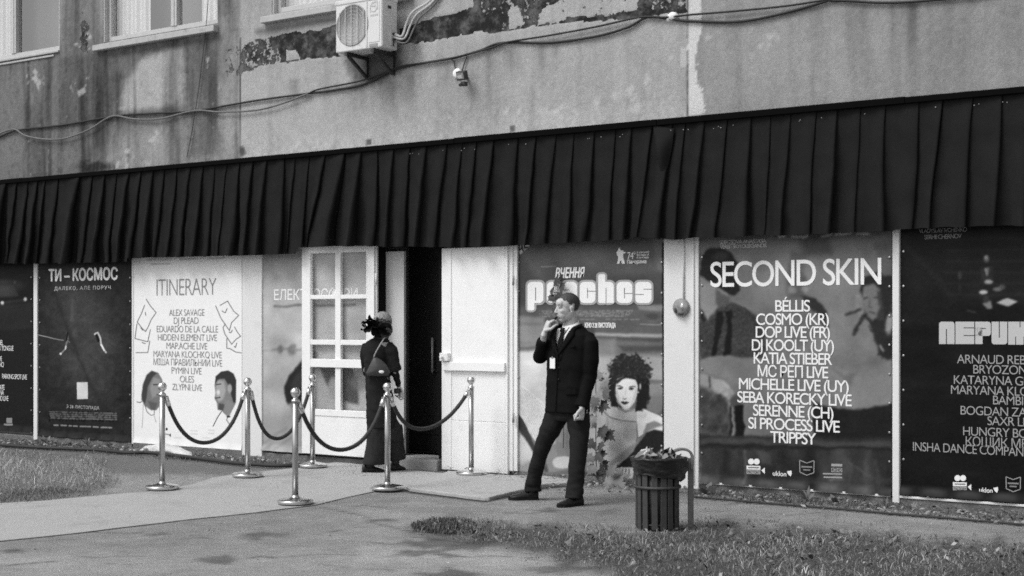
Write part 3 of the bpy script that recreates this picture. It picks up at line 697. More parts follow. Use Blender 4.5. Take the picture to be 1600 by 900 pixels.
def poster(label, x0, x1, yb, ref, art, cell=.008, curl=.03, group='posters on the facade', ztop=2.66, seed=1, warp=.003, wob=0., soft=0):
    X0, X1 = fx(x0, YP), fx(x1, YP); zb = fac(ref, yb, YP).z
    t = thing('poster', label, 'poster', ((X0+X1)/2, YP, zb), group=group)
    xs = np.linspace(X0, X1, int((X1-X0)/cell)+2); zs = np.linspace(zb, ztop, int((ztop-zb)/cell)+2)
    X, Z = np.meshgrid(xs, zs); px, py = proj(X, 0*X+YP, Z)
    wx, wy = (fbm(px*.045, py*.045, 71)-.5)*2*wob, (fbm(px*.045, py*.045, 83)-.5)*2*wob
    A = art(px+wx+(fbm(px*.2, py*.2, 7)-.5)*wob*.6, py+wy)
    for _ in range(soft):
        a = np.pad(A.a, 1, mode='edge'); a = (a[:-2]+2*a[1:-1]+a[2:])/4; A.a = (a[:,:-2]+2*a[:,1:-1]+a[:,2:])/4
    if wob: A.a = A.a*(1+(fbm(px*.03, py*.03, 15)-.5)*.30) + (fbm(px*.9, py*.9, 19)-.5)*14
    h = np.clip(1-(Z-zb)/.085, 0, 1); e = .35+.65*np.abs(np.sin((X-X0)*math.pi/.30+seed))
    off = -curl*h**1.6*e - warp*.5*(fbm(X*2.2, Z*2.2, seed)-.3) * np.clip((Z-zb)/.2, 0, 1)
    o = root_loc(t)
    me = grid_mesh('sheet', xs, zs, lambda a, b: (a-o.x, YP+off-o.y, b-o.z), {'art': s2l(np.clip(A.a, 6, 240))*.98})
    link_mesh('sheet', me, M['vinyl'], t, True)
    return t
YT = YP-.0032
def edge_eyelets(t, x0, x1, y0, y1b, n, nb, bottom=True):
    """eyelets down both sides and along the foot; (x0, bottom row y1b[0]) .. (x1, y1b[1])"""
    pts = []
    for i in range(n):
        for x, yb in ((x0, y1b[0]), (x1, y1b[1])):
            if x is None: continue
            s = i/(n-1); top = HZ-(HZ-y0)*1.0
            pts.append((x, y0+(yb-y0)*s))
    if bottom:
        for i in range(1, nb): 
            s = i/nb; xa = x0 if x0 is not None else -40; xb = x1 if x1 is not None else 1640
            pts.append((xa+(xb-xa)*s, y1b[0]+(y1b[1]-y1b[0])*s))
    eyelets(t, pts, YT-.004 if not bottom else YT-.004)

# ---- 1 far left, cut by the frame: dark street at night
def art1(px, py):
    A = Art(px, py, 23); A.grain(.05, .05, 8, 3)
    A.ell(10, 446, 26, 10, 60, 8, .8); A.poly([(-30, 448), (22, 446), (30, 462), (-30, 466)], 66, 4, .8); A.line([(-30, 476), (40, 468)], 3, 52, 4)
    A.ell(4, 473, 2.6, 3, 220, 2); A.ell(40, 467.5, 2.6, 3, 210, 2); A.ell(24, 440, 2, 2, 90, 3)
    A.poly([(-60, 480), (50, 472), (50, 514), (-60, 524)], 46, 6, .6); A.poly([(-60, 520), (50, 514), (50, 800), (-60, 800)], 24, 4)
    return A
t = poster('black poster at the far left edge with a car at night and white names', -75, 51.5, 674, 40, art1, .01, seed=2, wob=1.5, soft=1)
for s, xr, yb in (('ALEX BEL', 5, 539), ('BLACK TONGUE', 21, 548), ('LIVE', 3, 564.5), ('DINO', 6, 573.5), ('PARKING SPOT LIVE', 42, 593), ('KATE', 7, 609), ('NINA', 6, 617), ('DAVID LIVE', 13, 626.5)):
    letter(t, s, None, xr, yb, 7.6, M['ink_white'], YT, -.004, .86, k=.72)
flat(t, [rrect(10, 653, 19, 661, 1), rrect(6, 662, 20, 665, .5)], M['ink_mid'], YT)
edge_eyelets(t, None, 48.5, 433, (668, 676), 8, 0, False)
# ---- 2 the black film poster with two small swimmers
def art2(px, py):
    A = Art(px, py, 35); A.ell(132, 520, 44, 100, 68, 60, .9, rot=-12); A.grain(.12, .12, 12, 7); A.grain(.5, .5, 9, 9)
    A.line([(75, 425), (100, 500), (140, 600), (190, 680)], 5, 34, 10, .7); A.line([(114, 470), (112, 500)], 4, 92, 8, .7)
    A.line([(60, 523.5), (80, 528), (99, 531.5)], 1.1, 165, 1)
    A.line([(105.5, 520), (106, 528), (104, 536), (102, 545), (95, 553)], 2.2, 140, 1.4); A.line([(106, 520), (104, 532)], 2.6, 18, 1.2); A.ell(95, 553, 1.6, 1.8, 220, 1); A.line([(103, 541), (102, 545)], 2.2, 225, 1.2); A.line([(105, 532), (109, 535)], 1, 150, 1)
    A.line([(149, 521), (153, 519.5), (157, 528), (158, 537), (163, 546), (166, 551)], 2.4, 190, 1.4); A.line([(151, 524), (154, 532)], 4, 16, 1.5); A.line([(158, 538), (163, 547)], 2.2, 232, 1.2); A.ell(148.5, 522, 1.3, 1.3, 200, 1)
    A.poly(rrect(120.5, 597, 137.5, 623.5, 1), 205, 1); 
    for i in range(4):
        y = 644+i*3.2; A.line([(77+i, y-(HZ-y)*.0), (182, y+2)], 2.2, 108+i*4, 1, .85)
    k = vnoise(px*.55, py*.4, 4); m = (py > 642) & (py < 659) & (px > 76) & (px < 184); A.a[m] -= (k[m] > .6)*38
    for x, w_ in ((88, 6), (100, 8), (110, 3), (118, 6), (130, 9), (139, 5), (150, 7), (163, 9), (172, 4)): A.line([(x-w_/2, 664.5+(x-88)*.045), (x+w_/2, 664.7+(x-88)*.045)], 2.2, 145, 1.2)
    return A
t = poster('dark film poster with two small bright swimmers under the title ТИ – КОСМОС', 60, 205, 689, 180, art2, .007, seed=3, wob=.8)
letter(t, 'ТИ – КОСМОС', 76.5, 183.5, 438, 17.5, M['ink_white'], YT, .0, 1.0, heavy=.035)
letter(t, 'ДАЛЕКО, АЛЕ ПОРУЧ', 85, 173, 452.6, 5.2, M['ink_pale'], YT, .0, 1.25, heavy=.02)
letter(t, 'З 28 ЛИСТОПАДА', 104, 155, 638.6, 4.6, M['ink_pale'], YT, .0, 1.1)
edge_eyelets(t, 62, 203, 434, (679, 690), 8, 6)
# ---- 3 the white poster
def art3(px, py):
    A = Art(px, py, 240); A.grain(.03, .03, 3, 5)
    A.poly([(230, 403), (268, 402), (268, 407), (232, 408)], 190, 3, .6); A.line([(282, 405), (306, 404.5)], 2.5, 185, 2, .8); A.line([(326, 404), (350, 403)], 2.5, 190, 2, .8); A.line([(236, 412.5), (265, 412)], 2.4, 175, 2, .8)
    d = 58
    for ln in ([(228.5, 467.5), (235, 478), (244, 488.5), (236, 500), (231.5, 511), (227.5, 518)], [(226, 477), (221, 490), (214.5, 503), (222, 513), (227.5, 518)], [(214, 506), (211, 529), (231, 534), (235, 515)], [(234, 533), (231, 551), (212.5, 551)], [(227, 488), (228, 493)], [(220, 512), (223, 516)], [(222, 535), (227, 537)],
               [(337, 478), (345, 497), (358.5, 516.5), (362, 504), (373, 493), (365, 486), (355.5, 470.5), (344, 477)], [(351.5, 507), (348.5, 512), (351.5, 522), (362, 538), (369, 530), (376, 525.5), (371, 519), (366.5, 511)], [(354.5, 529), (354.5, 544), (360, 545), (368, 550), (377, 551.5)], [(347, 486), (352, 489), (355, 482)], [(358, 519), (361, 520), (363, 516)], [(366, 541), (368, 543), (370, 536)]):
        A.line(ln, 1.1, d, 1.1, .95)
    # woman's head in profile, right of it the same for the man
    A.poly([(238, 580), (247, 582), (253, 592), (256, 604), (255, 614), (252, 622), (250, 634), (244, 641), (236, 641), (226, 634), (221, 618), (224, 600), (230, 586)], 118, 2.5)
    A.poly([(237, 579), (245, 583), (238, 590), (231, 604), (229, 622), (226, 632), (221, 624), (223, 602), (229, 586)], 62, 3, .95)
    A.poly([(240, 590), (250, 592), (253, 606), (247, 618), (238, 622), (234, 606)], 150, 5, .9); A.line([(240, 601), (247, 601)], 1.8, 60, 1.5); A.line([(245, 617), (251, 616)], 1.5, 70, 1.5); A.poly([(231, 626), (246, 630), (243, 640), (236, 640)], 86, 4, .8)
    A.line([(214, 628), (219, 629), (225, 625)], 1.2, 70, 1); A.line([(226, 632), (230, 644), (236, 649), (241, 648), (241, 640)], 1, 80, 1); A.line([(224, 630), (223, 655), (222, 668)], .8, 150, 1); A.line([(241, 650), (244, 660)], .8, 140, 1)
    A.poly([(345, 581), (356, 579), (365, 584), (369, 594), (368.5, 630), (365, 637), (357, 652), (349, 645), (346, 641), (340, 640), (339, 630), (335, 622), (337, 614), (335, 602), (338, 588)], 128, 2.2)
    A.poly([(337, 588), (346, 580.5), (357, 579), (365, 584), (369, 594), (368.5, 628), (365, 630), (361, 616), (357, 602), (351, 592), (343, 592), (336, 600)], 50, 2.5, .95)
    A.poly([(340, 594), (350, 596), (353, 610), (349, 624), (342, 628), (337, 620), (337, 606)], 172, 5, .9); A.ell(341, 613, 2.6, 4, 225, 3, .9); A.line([(337, 622), (344, 621)], 1.8, 70, 1.4); A.poly([(342, 630), (352, 632), (349, 642), (341, 640)], 70, 3, .85); A.ell(359, 607, 3.4, 7, 168, 2.4, .95); A.line([(338, 601), (345, 600)], 1.6, 60, 1.5)
    A.poly([(352, 624), (365, 630), (358, 652), (349, 642)], 138, 4, .8)
    A.line([(346, 643), (340, 652), (333, 666)], 1.3, 46, 1); A.line([(356, 652), (354, 656), (360, 665), (366, 661), (370, 642)], 1.1, 80, 1); A.ell(357, 651, 3, 1.4, 40, 1)
    A.ell(260.5, 670.5, 1.6, 2.2, 30, .8); A.ell(256.3, 671, 1, 1.6, 30, .8); A.line([(256, 678), (264, 679)], 2, 150, 1); A.poly([(264, 680), (267, 677), (267, 683)], 50, 1)
    for x, y, w_ in ((278, 684, 10), (303, 673, 11), (303, 678, 11), (330, 672, 9), (330, 677, 9), (322, 684, 10)): A.line([(x-w_/2, y), (x+w_/2, y+.4)], 1.6, 205, 1.5, .8)
    return A
t = poster('white poster with thin grey names, two faces and drawn cards, titled ITINERARY', 209, 378, 698, 300, art3, .0065, seed=4, curl=.012)
letter(t, 'ITINERARY', 244.5, 338, 461.5, 26.5, M['ink_mid'], YT, -.014, .9)
for s, a, b, y in (('ALEX SAVAGE', 264.2, 319.4, 493.4), ('DJ PLEAD', 271.4, 310, 506), ('EDUARDO DE LA CALLE', 244.8, 340.7, 519.2), ('HIDDEN ELEMENT LIVE', 246.6, 338.8, 532.4), ('MAP.ACHE LIVE', 260, 323.7, 545.6),
                   ('MARYANA KLOCHKO LIVE', 239.7, 346.4, 558.8), ('МІША ПРАВИЛЬНИЙ LIVE', 239.7, 347, 571.6), ('PYMIN LIVE', 268, 315, 584.4), ('OLES', 281, 303, 597.4), ('ZLYPNI LIVE', 269, 315.6, 610.2)):
    letter(t, s, a, b, y, 10.2, M['ink_mid'], YT, -.007, .92)
# ---- 4 the grey poster running behind the glazed door
def art4(px, py):
    A = Art(px, py, 176); A.poly([(380, 380), (600, 380), (600, 400), (380, 420)], 156, 30, .7); A.grain(.03, .02, 14, 2); A.grain(.6, .6, 7, 4)
    A.poly([(405, 640), (600, 650), (600, 720), (405, 710)], 150, 40, .5)
    A.line([(405, 546.5), (470, 546)], .8, 120, 1); A.ell(438, 546, 4, 6, 105, 5, .9, warp=3); A.ell(456, 547, 6, 9, 112, 6, .9, warp=4); A.line([(425, 546), (470, 547)], 3, 128, 3, .7); A.ell(490, 556, 8, 10, 110, 6, .7, warp=5)
    for i in range(28):
        x = 428+i*4.6; A.line([(x, 478.5-(x-428)*.012), (x+rng.uniform(1.5, 3.2), 478.4-(x-428)*.012)], 3.2, 95, 1.2, .9)
    # a dark curved headphone cup and band
    A.poly([(475, 560), (462, 572), (452, 588), (445, 606), (444, 622), (449, 632), (458, 630), (475, 628), (485, 600), (490, 560)], 40, 3); A.ell(466, 596, 8, 18, 62, 6, .7, rot=25)
    A.poly([(452, 630), (475, 628), (480, 645), (462, 652)], 100, 8, .7)
    A.poly([(492, 575), (500, 575), (524, 625), (560, 632), (560, 590), (545, 572)], 66, 5, .9); A.ell(522, 606, 8, 18, 160, 3, .9); A.ell(562, 596, 12, 16, 120, 8, .6); A.line([(555, 588), (562, 584), (570, 590)], 1.5, 170, 1.5)
    A.poly([(494, 622), (522, 626), (522, 640), (492, 640)], 168, 3, .85); A.line([(470, 673), (412, 672)], .8, 178, 1.5, .6)
    for ln in ([(412, 690), (450, 668)], [(430, 702), (462, 680)], [(410, 706), (425, 690)]): A.line(ln, 3, 128, 6, .6)
    return A
t = poster('mid grey poster behind the glazed door leaf, titled ЕЛЕКТРОСФЕРИ in pale letters', 410, 580, 705.5, 440, art4, .008, seed=5, curl=.035, wob=3, soft=3)
letter(t, 'ЕЛЕКТРОСФЕРИ', 428.3, 559, 468, 15.8, M['ink_white'], YT, .012, .96)
# ---- 5 film poster with the woman
def art5(px, py):
    A = Art(px, py, 76)
    A.poly([(800, 370), (1045, 360), (1045, 420), (800, 425)], 92, 30); A.ell(900, 400, 60, 14, 120, 22, .7); A.ell(985, 418, 40, 12, 112, 18, .6); A.ell(830, 405, 10, 30, 112, 14, .6, rot=-28); A.poly([(1020, 365), (1042, 365), (1042, 430), (1026, 420)], 120, 10, .7)
    A.line([(846, 417), (868, 416.5)], 1.6, 150, 1.6, .8)
    A.poly([(800, 480), (1045, 480), (1045, 510), (800, 505)], 96, 14, .8); A.poly([(800, 494), (850, 496), (850, 506), (800, 505)], 150, 8, .8)
    A.poly([(995, 476), (1036, 476), (1036, 486), (1000, 484)], 150, 5, .7); A.line([(1000, 507), (1036, 507)], 1.6, 160, 1.4, .8); A.ell(1020, 494, 10, 5, 60, 5, .7)
    A.poly([(800, 506), (860, 506), (860, 540), (800, 545)], 150, 12, .9); A.poly([(930, 506), (1036, 510), (1036, 528), (930, 526)], 96, 10, .8)
    A.poly([(930, 520), (1036, 522), (1036, 527), (930, 525)], 170, 5, .9); A.poly([(930, 530), (1040, 534), (1040, 560), (930, 556)], 112, 8, .9); A.poly([(965, 540), (1036, 540), (1036, 549), (975, 550)], 70, 7, .8)
    A.poly([(925, 528), (962, 530), (960, 580), (925, 590)], 138, 12, .8)
    A.poly([(800, 548), (870, 546), (870, 640), (800, 640)], 222, 10, .95); A.line([(800, 536), (855, 534)], 4, 120, 7, .6)
    A.poly([(920, 556), (1040, 556), (1040, 612), (920, 640)], 178, 12, .9); A.poly([(1005, 592), (1040, 594), (1040, 600), (1005, 600)], 90, 4, .7)
    A.poly([(800, 600), (1036, 610), (1036, 720), (800, 720)], 178, 40, .4)
    # leg in fishnet
    A.poly([(806, 600), (822, 607), (848, 630), (868, 655), (880, 690), (846, 700), (820, 668), (806, 640)], 228, 3)
    A.poly([(806, 640), (816, 655), (838, 700), (832, 705), (812, 672), (806, 660)], 60, 3); A.poly([(806, 668), (824, 690), (838, 715), (806, 730)], 195, 4); A.poly([(845, 700), (872, 690), (890, 735), (858, 738)], 140, 5, .9)
    m = (px > 806) & (px < 872) & (py > 598) & (py < 690) & (spoly(px, py, [(806, 600), (822, 607), (848, 630), (868, 655), (880, 690), (846, 700), (820, 668), (806, 640)]) < -1)
    g = np.minimum(np.abs(((px+py*.75)/3.2) % 1-.5), np.abs(((px*.9-py*.45)/3.0) % 1-.5)); A.a[m] -= (g[m] < .12)*60
    A.poly([(862, 660), (905, 640), (935, 670), (925, 735), (880, 736), (868, 700)], 126, 8, .9)
    A.ell(880, 722, 16, 10, 205, 3, .9); A.poly([(806, 720), (846, 716), (850, 740), (806, 742)], 180, 5, .8)
    # round dark backdrop and plants
    A.poly([(1036, 638), (1036, 700), (1010, 722), (965, 745), (945, 735), (985, 708), (1008, 680), (1020, 655)], 36, 3)
    A.ell(1030, 632, 26, 34, 128, 8, .7)
    # body in a pale high-neck suit
    A.poly([(938, 634), (958, 626), (972, 638), (992, 640), (998, 650), (998, 682), (990, 705), (968, 726), (940, 738), (918, 736), (918, 650)], 170, 3)
    A.poly([(960, 660), (990, 668), (994, 690), (972, 715), (945, 722), (935, 690)], 190, 14, .8); A.ell(985, 676, 10, 14, 150, 8, .6); A.line([(938, 640), (955, 652), (975, 658), (996, 659)], 1.2, 80, 1.2)
    A.poly([(958, 626), (970, 636), (990, 640), (996, 648), (996, 658), (972, 657), (952, 648), (944, 636)], 182, 3, .9)
    A.line([(996, 646), (996, 684), (994, 690)], 1.2, 70, 1.2)
    A.poly([(918, 650), (936, 640), (944, 670), (940, 735), (918, 736)], 150, 8, .6); A.poly([(996, 690), (990, 705), (968, 726), (940, 738), (955, 720), (980, 700)], 110, 6, .6); A.line([(944, 636), (950, 650), (946, 690)], 2, 118, 5, .5)
    # arm behind the head
    A.poly([(994, 644), (1004, 638), (1018, 645), (1037, 652), (1037, 674), (1022, 672), (1010, 676), (998, 684)], 222, 2); A.poly([(1010, 662), (1022, 658), (1036, 664), (1020, 671), (1005, 678)], 120, 4, .9); A.line([(998, 684), (1010, 676), (1022, 672), (1037, 674)], 1.2, 70, 1.4, .8); A.line([(1004, 638), (1018, 645), (1037, 652)], 1, 80, 1.4, .7); A.ell(1003, 648, 7, 6, 210, 5, .8)
    # hair
    A.ell(984, 580, 33, 27, 40, 5, 1, warp=8, wscale=.3); A.poly([(952, 585), (962, 590), (964, 625), (972, 640), (956, 632), (949, 610)], 36, 4, 1, 4, .3); A.poly([(996, 585), (1014, 592), (1016, 620), (1008, 640), (992, 644), (994, 620)], 34, 4, 1, 4, .3)
    m = (px > 950) & (px < 1018) & (py > 555) & (py < 600); n = fbm(px*.55, py*.55, 12); A.a[m] += np.clip(n[m]-.5, 0, 1)*120*(A.a[m] < 70)
    # face
    A.poly([(964, 592), (972, 589), (984, 591), (993, 594), (996, 604), (995, 618), (991, 628), (984, 637), (977, 639), (970, 634), (964, 622), (962, 606)], 226, 1.6)
    A.poly([(970, 590), (984, 586), (994, 594), (985, 592), (978, 591), (972, 593), (964, 600), (962, 594)], 40, 2, .95)
    A.poly([(962, 606), (966, 612), (968, 626), (972, 636), (966, 628)], 160, 4, .6); A.poly([(994, 606), (990, 620), (986, 632), (993, 622)], 168, 4, .5)
    A.line([(964.5, 602.5), (969, 602.5), (973, 605)], 1.3, 50, .9); A.line([(983, 605), (987, 604), (992, 604.5)], 1.3, 50, .9)
    for x, y in ((969, 607), (986, 608)): A.ell(x, y, 3.4, 1.5, 95, 1.2); A.ell(x+.3, y, 1.3, 1.3, 24, .6); A.line([(x-3.5, y-.6), (x, y-1.8), (x+3.5, y-.8)], .9, 30, .8)
    A.line([(978.5, 606), (977.5, 616), (974.5, 620)], 1., 180, 1.4, .8); A.line([(974, 622), (976.5, 622.8), (979.5, 622)], 1.2, 90, 1); A.ell(976.5, 617.5, 1.8, 3, 232, 2, .8)
    A.poly([(970, 628), (974, 626), (976.5, 627), (979, 626), (983, 628), (979, 631), (976, 631.8), (973, 631)], 62, 1); A.line([(971, 628.6), (982, 628.6)], .7, 28, .7); A.line([(973, 634.5), (980, 634.5)], 1, 190, 1.2, .7)
    A.ell(999.5, 604, 1.6, 4.5, 190, 1.5); A.ell(997, 613, 1.2, 1.2, 225, .8)
    A.poly([(966, 634), (972, 639), (980, 641), (988, 638), (990, 642), (976, 645), (966, 640)], 130, 2, .9)
    A.grain(.7, .7, 5, 8)
    # small print
    for i in range(5):
        y = 485.5+i*2.2; m = (np.abs(py-y) < .7) & (px > 842) & (px < 990-i*2); A.a[m] += (vnoise(px[m]*.8, py[m]*0+i, 3) > .35)*48
    for x in (910, 918, 926, 950, 960, 968, 978, 988, 996): A.line([(x-2.5, 499), (x+2.5, 499)], 2, 140, 1.2, .7)
    # folded top corner showing an older sheet
    A.poly([(807, 372), (836, 372), (824, 388), (810, 400)], 214, 1.2); 
    for ln in ([(811, 384), (811, 398)], [(815, 383), (818, 392)], [(820, 381), (820, 388), (824, 386)], [(826, 378), (829, 383)], [(811, 391), (816, 388)]): A.line(ln, 2, 40, .9)
    A.line([(1035.5, 380), (1036.5, 742)], 2.4, 22, 1)
    A.poly([(806, 736), (906, 737), (906, 746), (806, 744)], 120, 4, .8); A.poly([(960, 731), (990, 731), (990, 748), (955, 748)], 200, 2)
    for x in (965, 969, 973, 978, 983): A.line([(x, 734), (x, 746)], 1.4, 60, .9)
    A.line([(1034, 704), (1034, 760)], 3, 200, 1.5)
    return A
t = poster('film poster of a curly-haired woman lying in a pale bodysuit, titled peaches', 808, 1037, 744, 920, art5, .0055, seed=6, curl=.008, wob=1.6, soft=1)
def q3(u, v): return (800+u/3.912, 370+v/3.912)
def R3(u0, v0, u1, v1, r, corners=(1,1,1,1)):
    (a, b), (c, d) = q3(u0, v0), q3(u1, v1); return rrect(a, b, c, d, r/3.912, 5, corners)
big = [R3(95, 275, 192, 405, 26, (1,1,1,0)), R3(95, 380, 137, 450, 10, (0,0,1,1)), R3(213, 275, 298, 405, 28), R3(308, 275, 398, 405, 28, (1,1,0,1)), R3(414, 275, 510, 405, 28), R3(527, 228, 570, 405, 12), R3(560, 275, 622, 405, 26, (0,1,0,0)), R3(640, 275, 735, 405, 28), R3(754, 275, 853, 405, 26)]
bor = [R3(u0-12, v0-12, u1+12, v1+12, r+10) for u0, v0, u1, v1, r in ((95, 275, 192, 405, 24), (95, 380, 137, 450, 16), (213, 275, 298, 405, 28), (308, 275, 398, 405, 28), (414, 275, 510, 405, 28), (527, 228, 570, 405, 14), (560, 275, 622, 405, 26), (640, 275, 735, 405, 28), (754, 275, 853, 405, 26))]
yb_ = YT
for i, p in enumerate(bor): flat(t, [p], M['ink_soft'], yb_-.0002*i, 'letter_border')
for i, p in enumerate(big): flat(t, [p], M['ink_white'], YT-.0022-.0002*(i % 2), 'letter')
sl = [(141, 310, 147, 390), (253, 310, 258, 342), (253, 338, 300, 344), (253, 356, 258, 380), (306, 322, 350, 327), (350, 352, 355, 392), (459, 312, 464, 376), (459, 330, 512, 335), (572, 312, 577, 407), (685, 312, 690, 340), (685, 344, 737, 349), (685, 312, 690, 378), (803, 318, 855, 323), (752, 350, 806, 355), (300, 274, 306, 406), (404, 280, 409, 402), (516, 280, 521, 402), (630, 280, 634, 402), (744, 280, 748, 402), (201, 280, 205, 402)]
for a, b, c, d in sl: flat(t, [R3(a, b, c, d, 1)], M['ink_mid'], YT-.0029, 'letter_slit')
letter(t, 'ВЧЕННЯ', 868, 913.5, 434, 15, M['ink_white'], YT, .0, 1.0, .25, heavy=.026)
letter(t, '74°', 980.3, 993, 404.5, 10.5, M['ink_white'], YT, .0, .85)
letter(t, 'Панорама', 980, 1010, 411.5, 5.6, M['ink_white'], YT, .012, .95)
for s, y in (('Берлінський', 395.5), ('Міжнародний', 399.6), ('Кінофестиваль', 403.7)): letter(t, s, 995, 1014, y, 3, M['ink_white'], YT, .006)
letter(t, 'КІНО З 28 ЛИСТОПАДА', 914, 962, 511.8, 7, M['ink_white'], YT, .0, .98, heavy=.03)
flat(t, [[(966.5, 388), (968, 387), (969, 390), (971, 391.5), (973, 391), (974.5, 393), (978, 394.5), (976.5, 396), (974, 396), (973.5, 400), (974.5, 405), (976, 409.5), (976, 412), (971.5, 412), (971, 407.5), (969, 407.5), (967.5, 412), (963.8, 412), (965.5, 407), (965.8, 401), (964, 398.5), (963.3, 395), (965, 392)]], M['ink_white'], YT)
edge_eyelets(t, 810.5, 1033.5, 410, (725, 745), 8, 0, False)
# ---- 6 SECOND SKIN
def art6(px, py):
    A = Art(px, py, 112); A.ell(1290, 500, 70, 120, 128, 60, .6); A.ell(1220, 420, 60, 50, 126, 40, .6)
    A.poly([(1090, 355), (1400, 350), (1400, 372), (1090, 380)], 96, 14, .6); A.poly([(1250, 368), (1300, 366), (1300, 398), (1255, 402)], 72, 16, .7)
    # man in a cap, left
    A.poly([(1093, 386), (1104, 386), (1106, 400), (1093, 420)], 120, 6)
    A.poly([(1096, 400), (1106, 388), (1128, 387), (1145, 396), (1152, 412), (1150, 425), (1158, 455), (1148, 462), (1130, 452), (1110, 446), (1095, 430)], 36, 3); A.line([(1096, 422), (1106, 428)], 3, 34, 2); A.ell(1128, 400, 12, 7, 66, 6, .7)
    A.poly([(1093, 432), (1112, 448), (1136, 455), (1144, 466), (1142, 480), (1128, 482), (1114, 498), (1104, 503), (1093, 490)], 132, 4); A.poly([(1118, 452), (1142, 462), (1144, 478), (1128, 482), (1120, 474)], 76, 6, .85)
    A.poly([(1093, 482), (1108, 500), (1124, 480), (1146, 470), (1180, 490), (1196, 520), (1196, 562), (1093, 562)], 62, 4); m = spoly(px, py, [(1093, 502), (1146, 470), (1180, 490), (1196, 520), (1196, 562), (1093, 562)]) < 0; A.a[m] += (fbm(px[m]*.5, py[m]*.5, 3)-.5)*60
    A.poly([(1122, 486), (1131, 484), (1118, 558), (1108, 560)], 26, 2.5); A.poly([(1134, 484), (1142, 484), (1143, 558), (1133, 560)], 24, 2.5); A.poly([(1093, 484), (1104, 500), (1100, 503), (1093, 496)], 34, 2)
    A.line([(1146, 470), (1172, 484)], 1.5, 150, 2.5, .7)
    # middle figures
    A.ell(1244, 440, 16, 26, 92, 10, .9); A.ell(1247, 418, 12, 16, 128, 6, .6); A.poly([(1228, 440), (1232, 395), (1258, 392), (1262, 440), (1250, 470), (1236, 470)], 84, 10, .6, 4, .15); A.ell(1238, 452, 7, 7, 150, 7, .7); A.ell(1257, 451, 5, 6, 160, 6, .7)
    A.poly([(1250, 462), (1275, 466), (1290, 486), (1296, 520), (1280, 500), (1262, 480)], 40, 5, .9, 3, .2); A.poly([(1226, 470), (1262, 470), (1280, 520), (1230, 560)], 92, 12, .5)
    # woman with hair across her face, right
    A.poly([(1346, 432), (1372, 424), (1396, 430), (1396, 560), (1378, 560), (1364, 530), (1350, 500), (1340, 470)], 40, 5, 1, 4, .15); A.poly([(1336, 460), (1346, 454), (1350, 480), (1346, 500), (1338, 490)], 138, 5, .9)
    A.poly([(1350, 448), (1364, 444), (1376, 452), (1378, 476), (1370, 496), (1360, 502), (1350, 488), (1347, 468)], 122, 5, .95); A.line([(1350, 464), (1357, 463)], 2.2, 46, 2); A.line([(1366, 464), (1374, 465)], 2.2, 46, 2); A.line([(1360, 466), (1358, 478), (1361, 480)], 1.6, 88, 2); A.line([(1356, 487), (1367, 488)], 2, 58, 2); A.poly([(1370, 452), (1380, 456), (1380, 500), (1366, 500), (1374, 480)], 58, 5, .8); A.ell(1390, 506, 7, 16, 160, 5, .8, rot=10); A.line([(1348, 494), (1340, 510), (1334, 522)], 5, 48, 4); A.line([(1344, 484), (1334, 490), (1322, 492)], 4, 52, 4); A.line([(1352, 500), (1360, 514)], 2, 130, 3, .8); A.line([(1376, 540), (1380, 548)], 3, 160, 3); A.poly([(1366, 380), (1396, 372), (1396, 430), (1376, 428)], 78, 10, .6)
    # bare arm and hand with a bracelet, lower left
    A.poly([(1093, 562), (1140, 556), (1200, 564), (1200, 600), (1170, 606), (1130, 590), (1093, 580)], 122, 4); A.poly([(1093, 584), (1112, 588), (1114, 604), (1093, 602)], 140, 4)
    A.poly([(1112, 590), (1130, 596), (1148, 612), (1158, 626), (1154, 634), (1140, 632), (1132, 622), (1114, 606)], 150, 3); A.ell(1150, 626, 8, 10, 62, 5, .8); A.line([(1106, 588), (1109, 602)], 2.5, 62, 1.5)
    A.poly([(1093, 606), (1136, 620), (1144, 680), (1093, 682)], 66, 7, .9, 6, .12); m = (px < 1145) & (py > 606) & (py < 690); A.a[m] += (fbm(px[m]*.12, py[m]*.12, 30)-.5)*60
    A.poly([(1142, 636), (1148, 632), (1148, 682), (1142, 682)], 34, 2); A.line([(1147, 634), (1147, 682)], 1.6, 170, 1.4); A.poly([(1150, 634), (1163, 632), (1163, 682), (1150, 682)], 22, 2); A.line([(1164, 632), (1164, 682)], 1.2, 130, 1.4)
    A.poly([(1166, 606), (1220, 590), (1250, 640), (1260, 690), (1166, 692)], 108, 12, .8)
    # coat on the right, table edge and the dark foot of the picture
    A.poly([(1290, 560), (1330, 586), (1396, 560), (1396, 638), (1330, 642), (1310, 620), (1290, 606)], 128, 14, .8); A.poly([(1300, 575), (1320, 585), (1340, 582), (1330, 600)], 90, 7, .6)
    A.poly([(1270, 628), (1310, 640), (1340, 640), (1396, 630), (1396, 690), (1270, 690)], 30, 5)
    A.poly([(1093, 680), (1396, 684), (1396, 778), (1093, 765)], 44, 6); A.poly([(1093, 684), (1396, 690), (1396, 700), (1093, 696)], 74, 7, .8); A.poly([(1093, 693), (1396, 699), (1396, 703), (1093, 698)], 26, 4, .7)
    m = (py > 702); A.a[m] += (fbm(px[m]*.045, py[m]*.012, 61)[...]-.42)*70
    A.line([(1163, 704), (1163, 752)], 4, 92, 3, .7); A.poly([(1180, 704), (1205, 704), (1205, 726), (1190, 722)], 86, 5, .6); A.line([(1322, 722), (1360, 745)], 1.2, 96, 1.5, .7); A.line([(1326, 720), (1328, 756)], 2, 80, 3, .6); A.line([(1370, 720), (1371, 760)], 4, 70, 5, .6)
    A.ell(1280, 752, 160, 6, 66, 6, .5)
    A.poly([(1294, 746), (1308, 738), (1318, 752), (1294, 752)], 120, 3, .5)
    A.grain(.5, .5, 8, 9)
